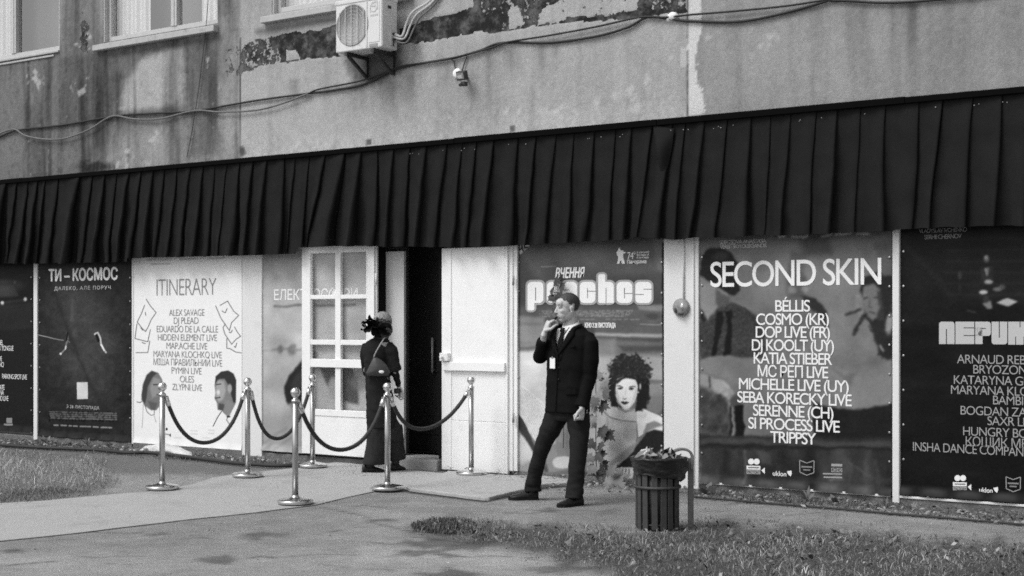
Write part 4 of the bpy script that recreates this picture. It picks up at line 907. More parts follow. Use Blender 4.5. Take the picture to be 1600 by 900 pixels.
    # illegible print cut by the valance
    for a, b in ((1215, 1224), (1238, 1262)): A.line([(a, 369), (b, 368.4)], 2.6, 200, 1.2)
    for a, b in ((1285, 1300), (1306, 1330), (1340, 1358)): A.line([(a, 367), (b, 366)], 2.6, 205, 1.2)
    return A
t6 = t = poster('large photo poster of young people with white names, titled SECOND SKIN', 1093, 1393.5, 764, 1243, art6, .007, seed=7, curl=.05, wob=5, soft=2)
letter(t, 'SECOND SKIN', 1110.4, 1376.5, 446, 39.5, M['ink_white'], YT, .0, .88, heavy=.008)
for s, a, b, y in (('BÉLLIS', 1211.5, 1265.5, 486.7), ('COSMO (KR)', 1181.8, 1295, 507.5), ('DOP LIVE (FR)', 1181, 1296.7, 527.8), ('DJ KOOLT (UY)', 1175, 1303, 548.4), ('KATIA STIEBER', 1177.8, 1300, 569), ('МС РЕП LIVE', 1184, 1294, 589.8),
                   ('MICHELLE LIVE (UY)', 1154.8, 1326, 610.4), ('SEBA KORECKY LIVE', 1152.3, 1330.8, 631.6), ('SERENNE (CH)', 1176.8, 1302, 651.8), ('SI PROCESS LIVE', 1169.5, 1312, 672.6), ('TRIPPSY', 1203.7, 1275, 693)):
    letter(t, s, a, b, y, 17.6, M['ink_white'], YT, .0, .86, heavy=.008)
letter(t, 'SLEPTSOVA ANASTASIA', 1124.5, 1197.8, 380.4, 6, M['ink_pale'], YT, .004, .8); letter(t, 'VERBITSKYI OLEKSANDR', 1124.8, 1198.4, 387.4, 6, M['ink_pale'], YT, .004, .8)
def logos(t, dx, dy, full=True, s=1.):
    def T(pts): return [(x+dx, y+dy) for x, y in pts]
    flat(t, [T(disc(1173.6, 721.2, 4.7)), T(disc(1182.3, 721.2, 4.7)), T([(1166.5, 727.5), (1188, 728), (1188, 734), (1166.5, 733.5)]), T([(1189.5, 735), (1195, 730.5), (1195, 740.5)])], M['ink_white'], YT)
    flat(t, [T([(1166.5, 734.2), (1188, 734.7), (1188, 741), (1166.5, 740.5)])], M['ink_soft'], YT)
    letter(t, 'FACTORY', 1168+dx, 1187+dx, 739.9+dy, 4, M['ink_dark'], YT-.0008, .01); flat(t, [T([(1169, 729.4), (1186, 729.8), (1186, 731.8), (1169, 731.4)])], M['ink_grey'], YT-.0008)
    letter(t, 'uklon', 1207.5+dx, 1228.6+dx, 743.6+dy, 7, M['ink_white'], YT, .015)
    flat(t, [T([(1229.5, 736.5), (1236.5, 735.2), (1237, 740), (1235.5, 744.5), (1231.5, 741)])], M['ink_white'], YT)
    o = [(1249.4, 719), (1260.5, 723.5), (1272, 719.6), (1271.6, 738.6), (1260.5, 742.6), (1249.8, 737.6), (1249.4, 719)]
    for (ax, ay), (bx, by) in zip(o, o[1:]):
        ex, ey = bx-ax, by-ay; L = math.hypot(ex, ey); nx, ny = -ey/L*.6, ex/L*.6
        flat(t, [T([(ax+nx, ay+ny), (bx+nx, by+ny), (bx-nx, by-ny), (ax-nx, ay-ny)])], M['ink_soft'], YT)
    flat(t, [T([(1252, 728), (1269, 728.6), (1269, 731), (1252, 730.4)]), T([(1255, 733), (1266, 733.5), (1266, 735.5), (1255, 735)])], M['ink_mid'], YT)
    if full:
        flat(t, [T([(1299, 724.5), (1316, 725), (1316, 729), (1299, 728.6)]), T([(1299, 731), (1316, 731.5), (1316, 738), (1299, 737.5)]), T([(1285.6, 739), (1316, 739.8), (1316, 741.8), (1285.6, 741.2)]), T([(1287, 744.4), (1316, 745.2), (1316, 747.4), (1287, 746.6)])], M['ink_soft'], YT)
        letter(t, 'КІНО', 1300+dx, 1315+dx, 736.8+dy, 4.6, M['ink_dark'], YT-.0008, .03)
logos(t, 0, 0)
edge_eyelets(t, 1096.5, 1389.5, 402, (751.5, 767), 9, 7)
# ---- 7 black poster at the right edge
def art7(px, py):
    A = Art(px, py, 21); A.grain(.02, .05, 8, 3); A.poly([(1400, 350), (1700, 345), (1700, 480), (1420, 470)], 32, 40, .7)
    for i in range(6): A.line([(1480, 375+i*17), (1540, 372+i*18), (1620, 374+i*17)], 3, 46, 6, .55)
    A.line([(1412, 380), (1470, 440), (1490, 470)], 5, 46, 12, .5)
    A.ell(1541, 404, 4.4, 6, 96, 2.5, .9, warp=1); A.ell(1540, 402, 3, 3, 150, 2.2, .8); A.poly([(1533, 418), (1550, 416), (1552, 436), (1534, 438)], 44, 4); A.poly([(1539, 419), (1545, 418), (1544, 430), (1542, 432)], 150, 1.8); A.line([(1543, 419), (1543.5, 432)], 1.3, 40, 1)
    A.ell(1545, 440.5, 7, 3.4, 150, 2); A.ell(1537, 456.5, 6.6, 3, 176, 1.5); A.ell(1559, 452, 7, 3.6, 110, 2.5, .9); A.ell(1566, 449, 5, 4, 80, 3, .9)
    A.poly([(1535, 474), (1548, 470), (1551, 482), (1543, 483)], 120, 2.5); A.ell(1541, 468, 5, 6, 60, 4, .6); A.poly([(1557, 473.6), (1573, 466), (1590, 471.4), (1574, 479)], 168, 1.2)
    A.ell(1500, 430, 3, 6, 70, 4, .8); A.line([(1512, 486), (1524, 489)], 2.5, 70, 3, .8); A.ell(1500, 450, 2, 6, 50, 4, .7)
    A.grain(.5, .5, 5, 9)
    return A
t = poster('black poster at the right edge with a seated figure, pale block title ПЕРИМ', 1408, 1690, 778, 1500, art7, .008, seed=8, curl=.05, wob=1.5, soft=1)
letter(t, 'VLADYSLAV IVCHENKO', 1436, 1511, 363, 6.4, M['ink_mid'], YT, .0, .82); letter(t, 'SERHII CHERNOV', 1444.5, 1502.5, 373, 6.8, M['ink_mid'], YT, .0, .82)
def q4(u, v): return (1400+u/4.09, 340+v/4.09)
def R4(u0, v0, u1, v1, r, c=(1,1,1,1)):
    (a, b), (c_, d) = q4(u0, v0), q4(u1, v1); return rrect(a, b, c_, d, r/4.09, 5, c)
for p in (R4(275, 665, 374, 808, 18, (1,1,0,0)), R4(380, 665, 500, 808, 6, (0,0,0,0)), R4(506, 665, 606, 756, 18, (0,1,1,0)), R4(506, 700, 553, 808, 1, (0,0,0,0)), R4(611, 665, 711, 810, 18, (0,0,1,1)), R4(717, 665, 850, 812, 2, (0,0,0,0))):
    flat(t, [p], M['ink_pale'], YT, 'letter')
for p in ((319, 712, 325, 812), (432, 702, 502, 707), (432, 751, 502, 756), (540, 706, 574, 711), (657, 660, 663, 768), (762, 760, 767, 815), (790, 660, 795, 700), (815, 760, 820, 815)): flat(t, [R4(*p, 1)], M['ink_dark'], YT-.0008, 'letter_slit')
for s, xl, y in (('ARNAUD REBOT', 1495.4, 567.6), ('BRYOZONE', 1520.8, 583.6), ('KATARYNA GRY', 1490.5, 599.8), ('MARYANA KLOCHKO', 1486, 615.4), ('BAMBI', 1551.7, 631.8), ('BOGDAN ZAI', 1501, 647.6), ('SAXR LIVE', 1543, 664), ('HUNGRY BO', 1505, 680), ('КОШИК МЕЛ', 1509, 696)):
    letter(t, s, xl, None, y, 13.6, M['ink_soft'], YT, -.008, .9, k=.93)
letter(t, 'INSHA DANCE COMPANY', 1426.6, 1610, 709, 14, M['ink_soft'], YT, -.008, .9)
logos(t, 322.5, 25.8)
edge_eyelets(t, 1411.5, None, 393, (772, 800), 8, 6)
# ================================================================ THINGS ON THE WALL
def catmull(pts, n=8):
    P = [Vector(p) for p in pts]; P = [P[0]*2-P[1]]+P+[P[-1]*2-P[-2]]; out = []
    for i in range(1, len(P)-2):
        a, b, c, d = P[i-1:i+3]
        for k in range(n):
            t = k/n; out.append(.5*((2*b)+(c-a)*t+(2*a-5*b+4*c-d)*t*t+(3*b-a-3*c+d)*t**3))
    return out+[P[-2]]
def wall_cable(label, pts, r=.011, mat='cable', group='cables along the wall', y=-.02):
    p = [fac(a, b, YW+y-rng.uniform(0, .006)) for a, b in pts]; c = catmull(p, 8)
    t = MB(); t.tube(c, r, 7); o = t.mesh('wall_cable'); ob = link_mesh('wall_cable', o, M[mat], None, True)
    tag(ob, label, 'cable', group); return ob
wall_cable('taut black cable on the upper left wall, above its sagging loops', [(-420, 262), (-260, 246), (-120, 236), (-30, 222), (0, 213), (30, 203), (100, 195), (182, 181), (240, 177), (304, 173), (400, 157), (482, 146)], .012)
wall_cable('pale grey cable hanging in two slack loops under the taut one at left', [(-420, 268), (-260, 252), (-120, 245), (-30, 218), (0, 208), (22, 202), (40, 212), (70, 217.5), (102, 216), (140, 202), (165, 186), (182, 181), (210, 186), (250, 185.5), (304, 173), (345, 175), (400, 172), (440, 162), (482, 146)], .011, 'cable_grey', y=-.035)
wall_cable('thick black cable running under the air conditioner past the floodlight', [(482, 146), (520, 141), (570, 131), (622, 107), (700, 92), (712, 90), (750, 79), (785, 67), (860, 66.5), (930, 57), (980, 43), (1012, 27), (1050, 30), (1078, 33), (1150, 34), (1215, 23), (1290, 2), (1310, -8)], .013)
wall_cable('thin black cable close below the air conditioner brackets', [(482, 146), (500, 139), (560, 127), (600, 114), (630, 103), (680, 96), (730, 85), (770, 74), (792, 66), (860, 55), (930, 42), (1000, 27), (1040, 27), (1078, 23), (1140, 18), (1230, 9), (1300, -2)], .010, y=-.03)
wall_cable('black cable crossing the top right corner of the wall', [(1285, 1), (1320, 1), (1370, 4), (1420, 3), (1500, -4), (1560, -12)], .012)
wall_cable('thin vertical wire hanging from the middle window down the stained wall', [(326, -12), (322, 40), (314, 110), (309, 148), (300, 205), (292, 246)], .004)

def conditioner():
    yf, yb = YW-.37, YW-.11
    x0, x1 = fx(524.6, yf), fx(596.5, yf); zb = fac(560, 78, yf).z; zt = zb+.545
    t = thing('air_conditioner', 'white outdoor air conditioner unit on a wall bracket under the window', 'air conditioner', ((x0+x1)/2, yb, zb))
    b = MB(); b.box(x0, x1, yf, yb, zb, zt); body = b.build('casing', M['ac_white'], t, bevel=.012)
    l = MB(); l.box(x0-.008, x1+.008, yf-.008, yb+.005, zt-.035, zt+.012); l.build('lid', M['ac_white'], t, bevel=.008)
    wd = x1-x0; cx, cz, r = x0+wd*.365, zb+.275, .225
    g = MB(); g.lathe((cx, yf-.001, cz), [(r, 0), (r, .004), (r-.012, .006), (r-.014, .002)], 40, (0, -1, 0))
    fan = g.build('fan_opening', M['grille'], t, True)
    g = MB()
    for k in range(1, 6): 
        rr = r*k/6
        g.tube([(cx+rr*math.cos(a*math.pi/16), yf-.012, cz+rr*math.sin(a*math.pi/16)) for a in range(33)], 0.0014, 4, False)
    g.build('fan_guard', M['ac_white'], t)
    g = MB()
    for k in range(-2, 3):
        xx = cx+k*.085; h = math.sqrt(max(r*r-(k*.085)**2, 0)); g.box(xx-.0022, xx+.0022, yf-.020, yf-.013, cz-h, cz+h)
    g.build('guard_bars', M['ac_white'], t)
    g = MB(); g.box(x0+wd*.665, x0+wd*.69, yf-.007, yf-.001, zb+.02, zt-.04); g.box(x0+wd*.72, x1-.03, yf-.004, yf-.001, zb+.06, zt-.06); g.build('front_panel', M['ac_white'], t, bevel=.003)
    g = MB(); c = Vector((x0+wd*.84, yf-.0055, zb+.43))
    for a, bb in (((-.03, .05), (.03, .05)), ((-.03, .05), (-.03, .01)), ((-.03, .01), (.02, .01)), ((.02, .01), (.035, -.02)), ((.035, -.02), (.01, -.05)), ((.01, -.05), (-.035, -.04)), ((.045, .06), (.05, -.03)), ((-.05, .03), (-.05, -.05))):
        g.bar(c+Vector((a[0], 0, a[1])), c+Vector((bb[0], 0, bb[1])), .010, .002, (0, 1, 0))
    for k in range(4): g.bar(c+Vector((-.05+k*.028, 0, -.085)), c+Vector((-.03+k*.028, 0, -.085)), .016, .002, (0, 1, 0))
    g.build('sticker', M['ink_pale'], t)
    g = MB(); g.box(x0+wd*.74, x1-.06, yf-.006, yf-.001, zb+.015, zb+.045); g.build('badge', M['grille'], t)
    s = MB(); s.box(x1-.001, x1+.004, yf+.01, yf+.06, zb+.02, zt-.05); s.box(x1, x1+.012, yf+.13, yb-.02, zb+.04, zb+.21); s.build('valve_cover', M['ac_white'], t, bevel=.004)
    s = MB(); s.box(x1-.001, x1+.006, yf+.10, yf+.15, zt-.12, zt-.09)
    for q in (.10, .16): s.tube([(x1, yf+.17, zb+q), (x1+.045, yf+.17, zb+q)], .014, 8)
    s.tube([(x1+.02, yf+.17, zb+.09), (x1+.02, yf+.17, zb+.03)], .008, 6); s.build('valves', M['black_metal'], t)
    for a in (.22, .80):
        xx = x0+wd*a; k = MB()
        k.bar((xx, yf+.0, zb-.022), (xx, YW-.01, zb-.022), .035, .035); k.bar((xx, YW-.02, zb+.10 if a > .5 else zb-.03), (xx, YW-.02, zb-.24), .035, .02); k.bar((xx, yf+.04, zb-.04), (xx, YW-.025, zb-.23), .03, .03)
        k.build('bracket', M['black_metal'], t)
    b0 = Vector((x1+.05, yf+.17, zb+.13))
    for i, (dx, dz, m_) in enumerate(((0, 0, 'pipe_wrap'), (.03, -.03, 'pipe_wrap'), (.06, -.075, 'cable_grey'))):
        pts = [b0+Vector((-.02, 0, .03-.04*i)), b0+Vector((.07+dx, .02, .0+dz)), fac(636+i*5, 34+i*6, YW-.05), fac(646+i*5, 18+i*5, YW-.04), fac(668+i*4, 4+i*3, YW-.03), fac(684+i*3, -12+i*2, YW-.02)]
        p = MB(); p.tube(catmull(pts, 7), .013-.002*i, 8); p.build('pipe', M[m_], t, True)
conditioner()

def floodlight():
    c = fac(722, 118, YW-.12); t = thing('floodlight', 'small black floodlight with sensor on the middle of the wall', 'floodlight', (c.x, YW, c.z))
    p = MB(); q = fac(715.5, 115, YW); p.lathe((q.x, YW, q.z), [(.055, 0), (.055, .012), (.045, .03), (.02, .034)], 20, (0, -1, 0)); p.build('wall_plate', M['white_paint'], t, True)
    h = MB(); s = .055
    h.obox(c, (s, .006, 0), (-.003, .028, .01), (0, -.012, s*.8)); h.build('housing', M['black_metal'], t, bevel=.006)
    g = MB(); g.obox(c+Vector((-.003, -.032, -.008)), (s*.75, .005, 0), (0, .002, 0), (0, -.010, s*.55)); g.build('lamp_glass', M['steel'], t)
    g = MB(); g.obox(c+Vector((-.003, -.036, -.020)), (s*.45, .005, 0), (0, .002, 0), (0, -.008, s*.22)); g.build('lamp', M['ink_white'], t)
    g = MB(); g.bar((c.x-.02, YW-.005, c.z-.01), (c.x, c.y+.02, c.z-.02), .03, .02); g.build('arm', M['black_metal'], t)
    g = MB(); g.obox(c+Vector((.012, .02, -.085)), (.026, 0, 0), (0, .03, 0), (0, 0, .022)); g.tube([c+Vector((.005, -.02, -.10)), c+Vector((.002, -.045, -.105))], .018, 10); g.build('sensor', M['black_metal'], t, bevel=.004)
    for pts in ([(703, 91), (709, 96), (711, 105), (712.5, 110)], [(730, 88), (727, 95), (724, 104), (722, 111)]):
        w_ = MB(); w_.tube(catmull([fac(a, b, YW-.02) for a, b in pts], 6), .006, 6); w_.build('wire', M['cable'], t, True)
floodlight()
def knob():
    c = fac(1050, 25, YW-.03); m = MB(); m.ell((c.x, YW-.02, c.z), (.05, .03, .04)); m.ell((c.x-.04, YW-.015, c.z-.02), (.03, .022, .024)); m.box(c.x-.05, c.x+.05, YW-.02, YW-.001, c.z-.045, c.z+.02)
    o = m.build('junction_box', M['white_paint'], None, True); tag(o, 'small white blob of a junction box on the cable near the right joint', 'junction box')
knob()
def bell():
    c = fac(1065.5, 480.5, -.03); t = thing('wall_bell', 'round mottled metal box with a rising cable on the white pillar', 'junction box', (c.x, -.03, c.z))
    m = MB(); m.lathe((c.x, -.03, c.z), [(.085, 0), (.088, .02), (.08, .035), (.05, .05), (.02, .055)], 28, (0, -1, 0)); 
    m.build('cover', gmat('mottled_metal', .26, .5, .4, ns=22, na=.9, bump=.3, bs=50), t, True)
    m = MB(); 
    m.ell((c.x-.034, -.076, c.z-.022), (.024, .008, .030)); m.ell((c.x+.012, -.078, c.z-.06), (.03, .006, .012)); m.build('dark_patch', M['black_metal'], t, True)
    m = MB(); m.ell((c.x+.026, -.080, c.z+.004), (.020, .008, .034)); m.build('boss', M['steel'], t, True)
    x = fx(1069, -.03); m = MB(); m.tube([(x, -.041, c.z+.07), (x, -.041, 2.6)], .009, 8); m.build('cable', M['pillar'], t, True)
bell()

# ================================================================ ON THE GROUND
def prism(m, pts, z0, z1):
    n = len(pts); m.add([(p[0], p[1], z0) for p in pts]+[(p[0], p[1], z1) for p in pts], [tuple(range(n-1, -1, -1)), tuple(range(n, 2*n))]+[(i, (i+1) % n, n+(i+1) % n, n+i) for i in range(n)])
cp = [(532, 722), (600, 731), (690, 740), (722, 746), (690, 752), (640, 759.5), (618, 763), (580, 769), (545, 777), (490, 790), (400, 801), (300, 812), (180, 826), (80, 838), (0, 846), (-600, 906), (-600, 826), (0, 787), (70, 783), (140, 776), (230, 769), (298, 758), (335, 747), (364, 742), (420, 736), (470, 731), (500, 726)]
def carpet():
    pts = [gnd(a, b) for a, b in cp]
    out = []
    for i, p in enumerate(pts):
        q = pts[(i+1) % len(pts)]; n = max(1, int((q-p).length/.25))
        for k in range(n):
            s = p.lerp(q, k/n); j = noise.noise(s*3.1)*.03; out.append((s.x+j, s.y+noise.noise(s*2.3+Vector((5, 5, 5)))*.045))
    m = MB(); prism(m, out, .0005, .0055)
    mt = gmat('carpet', .385, .95, .1, ns=1.6, na=.08, bump=.5, bs=500, bd=.003, fine=.22, fs=230, dirt=.20, ds=1.8)
    o = m.build('carpet', mt, None); tag(o, 'pale flat carpet running from the doorway across the asphalt to the left', 'carpet')
    e = MB()
    return o
carpet()
def slab():
    pts = [gnd(a, b, .03) for a, b in ((632, 757.5), (640, 762), (700, 769.5), (757, 776.5), (764, 776.5), (800, 768), (824, 763), (846, 756), (892, 753), (900, 749), (850, 743), (800, 742.5), (700, 735), (690, 740))]
    out = []
    for i, p in enumerate(pts):
        q = pts[(i+1) % len(pts)]; n = max(1, int((q-p).length/.08))
        for k in range(n):
            s = p.lerp(q, k/n); out.append((s.x+noise.noise(s*9)*.02, s.y+noise.noise(s*8+Vector((3, 0, 0)))*.02))
    m = MB(); prism(m, out, -.02, .03); o = m.build('concrete_slab', gmat('slab_concrete', .40, .85, .2, ns=4, na=.15, bump=.5, bs=60, bd=.008, fine=.2, fs=120, dirt=.35, ds=4), None, bevel=.012); tag(o, kind='structure')
slab()

def stanchion_proto():
    t = thing('stanchion', 'proto', 'stanchion', (0, 0, 0), group='stanchions holding the ropes')
    m = MB(); m.lathe((0, 0, 0), [(.150, 0), (.156, .006), (.156, .024), (.150, .031), (.10, .040), (.05, .050), (.034, .056), (.032, .07)], 48); m.build('base', M['steel'], t, True, local=True)
    m = MB(); m.lathe((0, 0, 0), [(.0265, .06), (.0265, .885)], 24); m.build('pole', M['brushed'], t, True, local=True)
    m = MB(); m.lathe((0, 0, 0), [(.0265, .875), (.036, .878), (.036, .892), (.028, .897), (.020, .903), (.018, .915), (.026, .92)], 24); m.build('collar', M['chrome'], t, True, local=True)
    m = MB(); m.ell((0, 0, .958), (.043, .043, .043), n=28, m=18); m.build('ball', M['chrome'], t, True, local=True)
    return t
ST = [((253.5, 763.5), 'stanchion farthest left, standing before the white poster with names'), ((387, 744), 'stanchion before the white pillar at the back of the carpet'), ((461.5, 786), 'stanchion nearest the camera, at the front edge of the carpet'),
      ((488.5, 729), 'stanchion just in front of the open glazed door leaf'), ((605.5, 764.5), 'stanchion in front of the woman walking in'), ((736.5, 741), 'stanchion standing before the white panelled door leaf')]
base = stanchion_proto(); SP = []
for i, ((a, b), lab) in enumerate(ST):
    z = .03 if i == 5 else .014
    p = gnd(a, b, z); o = base if i == 0 else copy_tree(base); o.location = p; o.rotation_euler.z = i*1.1; o['label'] = lab; SP.append(p)
velvet = gmat('rope_velvet', .055, .8, .2, ns=30, na=.25, bump=.3, bs=400)
def rope(i, j, low, lab, skew=0.):
    a, b = SP[i], SP[j]; d = (b-a); d.z = 0; d.normalize()
    za, zb = a.z+.845, b.z+.845; p0 = a+d*.055; p1 = b-d*.055; n = 28; pts = []
    za -= 0
    sag = (za+zb)/2-low
    c = 2.2
    for k in range(n+1):
        s = k/n; s2 = s + skew*s*(1-s)
        f = (math.cosh(c*(2*s2-1))-math.cosh(c))/(1-math.cosh(c))
        pts.append(Vector((p0.x+(p1.x-p0.x)*s, p0.y+(p1.y-p0.y)*s, za+(zb-za)*s-sag*f)))
    t = thing('rope', lab, 'rope', pts[n//2], group='velvet ropes between the stanchions')
    m = MB(); m.tube(pts, .0195, 12); m.build('cord', velvet, t, True)
    for e, q, post in ((pts[0], pts[1], a), (pts[-1], pts[-2], b)):
        dr = (q-e).normalized(); m = MB(); m.tube([e-dr*.015, e+dr*.075], .0235, 14); m.tube([e-dr*.015, e-dr*.045], .010, 8)
        m.tube([e-dr*.04, Vector((post.x, post.y, post.z+.885))+(e-post)*Vector((1, 1, 0))*.55], .007, 8); m.build('end_fitting', M['chrome'], t, True)
rope(0, 1, .40, 'dark rope between the far left stanchion and the one by the pillar')
rope(1, 3, .36, 'dark rope from the pillar stanchion to the one by the glazed door', .2)
rope(2, 4, .43, 'dark rope between the front stanchion and the one before the woman')
rope(4, 5, .545, 'dark rope between the woman and the panelled door leaf', .35)

# ---- litter bin
def bin_():
    g0 = gnd(1027, 826); d = (g0-CAM).dot(FWD); fwd = FWD; rgt = RGT
    t = thing('litter_bin', 'dark slatted litter bin lined with a black bag, on a metal post', 'litter bin', g0, TH)
    r = .158; H0 = .575
    slat = gmat('slat_paint', .050, .55, .4, ns=14, na=.5, bump=.4, bs=70, dirt=.5, ds=18)
    n = 15; first = None
    m = MB()
    m.v = []; w_ = .046
    m.box(-w_/2, w_/2, -.008, .008, .01, H0-.09)
    sm = link_mesh('slat', m.mesh('slat'), slat, t, bevel=.003)
    for k in range(n):
        o = sm if k == 0 else sm.copy()
        if k: COL.objects.link(o)
        a = -math.pi/2+.18+2*math.pi*k/n+rng.uniform(-.03, .03); o.location = (r*math.cos(a), r*math.sin(a), 0); o.rotation_euler = (0, rng.uniform(-.015, .015), a+math.pi/2)
    m = MB(); m.lathe((0, 0, 0), [(r-.02, .02), (r-.018, .46)], 24); m.build('liner', M['black_metal'], t, True, local=True)
    for z, rr, tr in ((.325, r+.014, .012), (.045, r-.008, .006)):
        m = MB(); m.tube([(rr*math.cos(2*math.pi*k/32), rr*math.sin(2*math.pi*k/32), z) for k in range(33)], tr, 8, False); m.build('hoop', slat, t, True, local=True)
    bag = MB(); n = 56; rows = []
    for i in range(12):
        s = i/11; row = []
        for k in range(n):
            a = 2*math.pi*k/n; low = .425-.075*max(math.cos(a-.1), 0)**1.5+.035*noise.noise(Vector((math.cos(a)*1.5, math.sin(a)*1.5, 4)))-.0*math.cos(a)
            z = .545*(1-s)+low*s; bul = .030*max(math.cos(a-.15), 0)**3
            rr = r+.052-.030*s**.7+bul*(1-abs(s-.5))*1.6 + .010*noise.noise(Vector((math.cos(a)*5, math.sin(a)*5, s*5)))*(.4+s) + .006*noise.noise(Vector((math.cos(a)*14, math.sin(a)*14, s*9)))
            row.append((rr*math.cos(a), rr*math.sin(a), z+.008*noise.noise(Vector((math.cos(a)*3, math.sin(a)*3, 9)))))
        rows.append(row)
    inner = [[((r+.035)*math.cos(2*math.pi*k/n), (r+.035)*math.sin(2*math.pi*k/n), .552) for k in range(n)], [((r-.02)*math.cos(2*math.pi*k/n), (r-.02)*math.sin(2*math.pi*k/n), .50) for k in range(n)]]
    rows = inner[::-1]+rows
    bag.v = [p for row in rows for p in row]
    for i in range(len(rows)-1):
        for k in range(n): bag.f.append((i*n+k, (i+1)*n+k, (i+1)*n+(k+1) % n, i*n+(k+1) % n)); bag.mi.append(0)
    bag.build('bag', gmat('bag_film', .018, .32, .5, ns=8, na=.3, bump=.5, bs=24, bd=.015), t, True, local=True)
    m = MB(); R2 = random.Random(5)
    for k in range(30):
        a = R2.uniform(0, 6.28); rr = r*math.sqrt(R2.random())*.95; c = Vector((rr*math.cos(a), rr*math.sin(a), .545+R2.uniform(-.02, .03)))
        e = Vector((R2.uniform(-1, 1), R2.uniform(-1, 1), R2.uniform(-.5, .9))).normalized(); f_ = e.orthogonal().normalized(); q = R2.uniform(.035, .085)
        m.add([c-e*q, c+f_*q*.5, c+e*q+Vector((0, 0, .01)), c-f_*q*.45+Vector((0, 0, .02)), c+Vector((0, 0, .03))], [(0, 1, 4), (1, 2, 4), (2, 3, 4), (3, 0, 4)], R2.choice((0, 0, 1, 2, 3)))
    for k in range(6):
        a = k*1.1; m.ell((r*.55*math.cos(a), r*.55*math.sin(a), .52), (.06, .06, .045))
    o = m.build('rubbish', [gmat('bag_in', .03, .35, .5), M['ink_mid'], M['ink_grey'], M['ink_pale']], t, local=True); tag(o, kind='stuff')
    galv = gmat('galvanised', .17, .6, .4, ns=26, na=.45, bump=.3, bs=60, dirt=.4, ds=12)
    m = MB(); xp = .262; pts = [(xp, .05, -.02), (xp, .05, .3), (xp, .05, .52)]
    m.bar((xp, .05, -.05), (xp, .05, .535), .044, .022, (0, 1, 0))
    arc = [(xp+.005, .05, .45), (xp+.012, .05, .54), (xp-.01, .05, .585), (xp-.055, .05, .603), (xp-.11, .05, .595), (xp-.16, .05, .565)]
    c = catmull(arc, 6)
    for a, b in zip(c, c[1:]): m.bar(a, b+(b-a)*.25, .020, .055, (0, 1, 0))
    m.bar((xp-.01, .05, .44), (xp-.10, .05, .44), .03, .01)
    m.build('post', galv, t, local=True, bevel=.004)
bin_()

# ---- grasses, weeds, leaves, litter
def inpoly(px, py, poly): return bool(spoly(np.array([float(px)]), np.array([float(py)]), poly)[0] < 0)
def blades(name, poly, n, h0, h1, seed, wd=(.0035, .008), lean=.8, v0=.05, v1=.24, clump=2.2, thr=.38):
    r = random.Random(seed); xs = [gnd(a, b) for a, b in poly]; xa, xb = min(p.x for p in xs), max(p.x for p in xs); ya, yb = min(p.y for p in xs), max(p.y for p in xs)
    P = []
    while len(P) < n:
        X = np.array([r.uniform(xa, xb) for _ in range(4000)]); Y = np.array([r.uniform(ya, yb) for _ in range(4000)]); px, py = proj(X, Y, 0*X)
        sd = spoly(px, py, poly); dens = fbm(X*clump, Y*clump, seed)*.75+fbm(X*clump*3.1, Y*clump*3.1, seed+4)*.25+np.clip(-sd/80, -.18, .22)-.05
        ok = (sd < 12) & (dens > thr+np.array([r.uniform(-.16, .16) for _ in range(4000)]))
        if ok.sum() < 5: break
        P += list(zip(X[ok], Y[ok], dens[ok]))
    P = P[:n]; vs = []; fs = []; col = []
    for x, y, dn in P:
        h = r.uniform(h0, h1)*(.35+1.3*min(max(dn-.3, 0), .7))*r.choice((.6, .8, 1, 1, 1.35)); a = r.uniform(0, 6.283); w_ = r.uniform(*wd); l = r.uniform(.1, lean)*h; ld = r.uniform(0, 6.283)
        ux, uy = math.cos(a)*w_/2, math.sin(a)*w_/2; lx, ly = math.cos(ld)*l, math.sin(ld)*l; n0 = len(vs)
        vs += [(x-ux, y-uy, -.008), (x+ux, y+uy, -.008), (x+lx*.35+ux*.8, y+ly*.35+uy*.8, h*.6), (x+lx*.35-ux*.8, y+ly*.35-uy*.8, h*.6), (x+lx, y+ly, h*r.uniform(.7, 1))]
        fs += [(n0, n0+1, n0+2, n0+3), (n0+3, n0+2, n0+4)]; col += [r.uniform(v0, v1)*(.35+1.5*max(dn-.2, 0))*(1 if r.random() > .12 else 1.6)]*5
    me = bpy.data.meshes.new(name); me.from_pydata(vs, [], fs); me.update()
    at = me.attributes.new('art', 'FLOAT', 'POINT'); at.data.foreach_set('value', col)
    o = link_mesh(name, me, M['grass'], None); tag(o, kind='stuff'); return o
M['grass'] = amat('grass', 'art', .7, .2, fine=0)
blades('grass', GRASS_R, 15000, .014, .055, 3, wd=(.0022, .006), lean=2.2, v0=.03, v1=.40, thr=.435, clump=1.9)
blades('grass', [(-300, 716), (-60, 706), (20, 704), (75, 708), (150, 722), (172, 738), (178, 752), (158, 764), (80, 768), (-60, 770), (-300, 782)], 13000, .035, .105, 4, wd=(.002, .005), lean=1.3, v0=.16, v1=.52, thr=.32)
blades('grass', [(-60, 772), (0, 768), (90, 764), (140, 768), (146, 774), (90, 781), (0, 785), (-60, 787)], 2500, .02, .06, 5, wd=(.002, .005), lean=1.5, v0=.06, v1=.25, thr=.34)
blades('grass', [(655, 822), (680, 812), (720, 812), (735, 822), (722, 834), (680, 834)], 1600, .03, .08, 6, lean=1.2, v0=.03, v1=.2, thr=.25)
blades('grass', [(540, 733), (800, 748), (905, 754), (880, 762), (830, 768), (760, 742), (560, 728)], 350, .02, .05, 9, v0=.05, v1=.2, thr=.45)
blades('grass', [(0, 690), (60, 692), (205, 702), (380, 716), (470, 722), (470, 728), (380, 722), (200, 709), (0, 698)], 2600, .02, .09, 12, lean=1., v0=.05, v1=.25, thr=.48, clump=5)
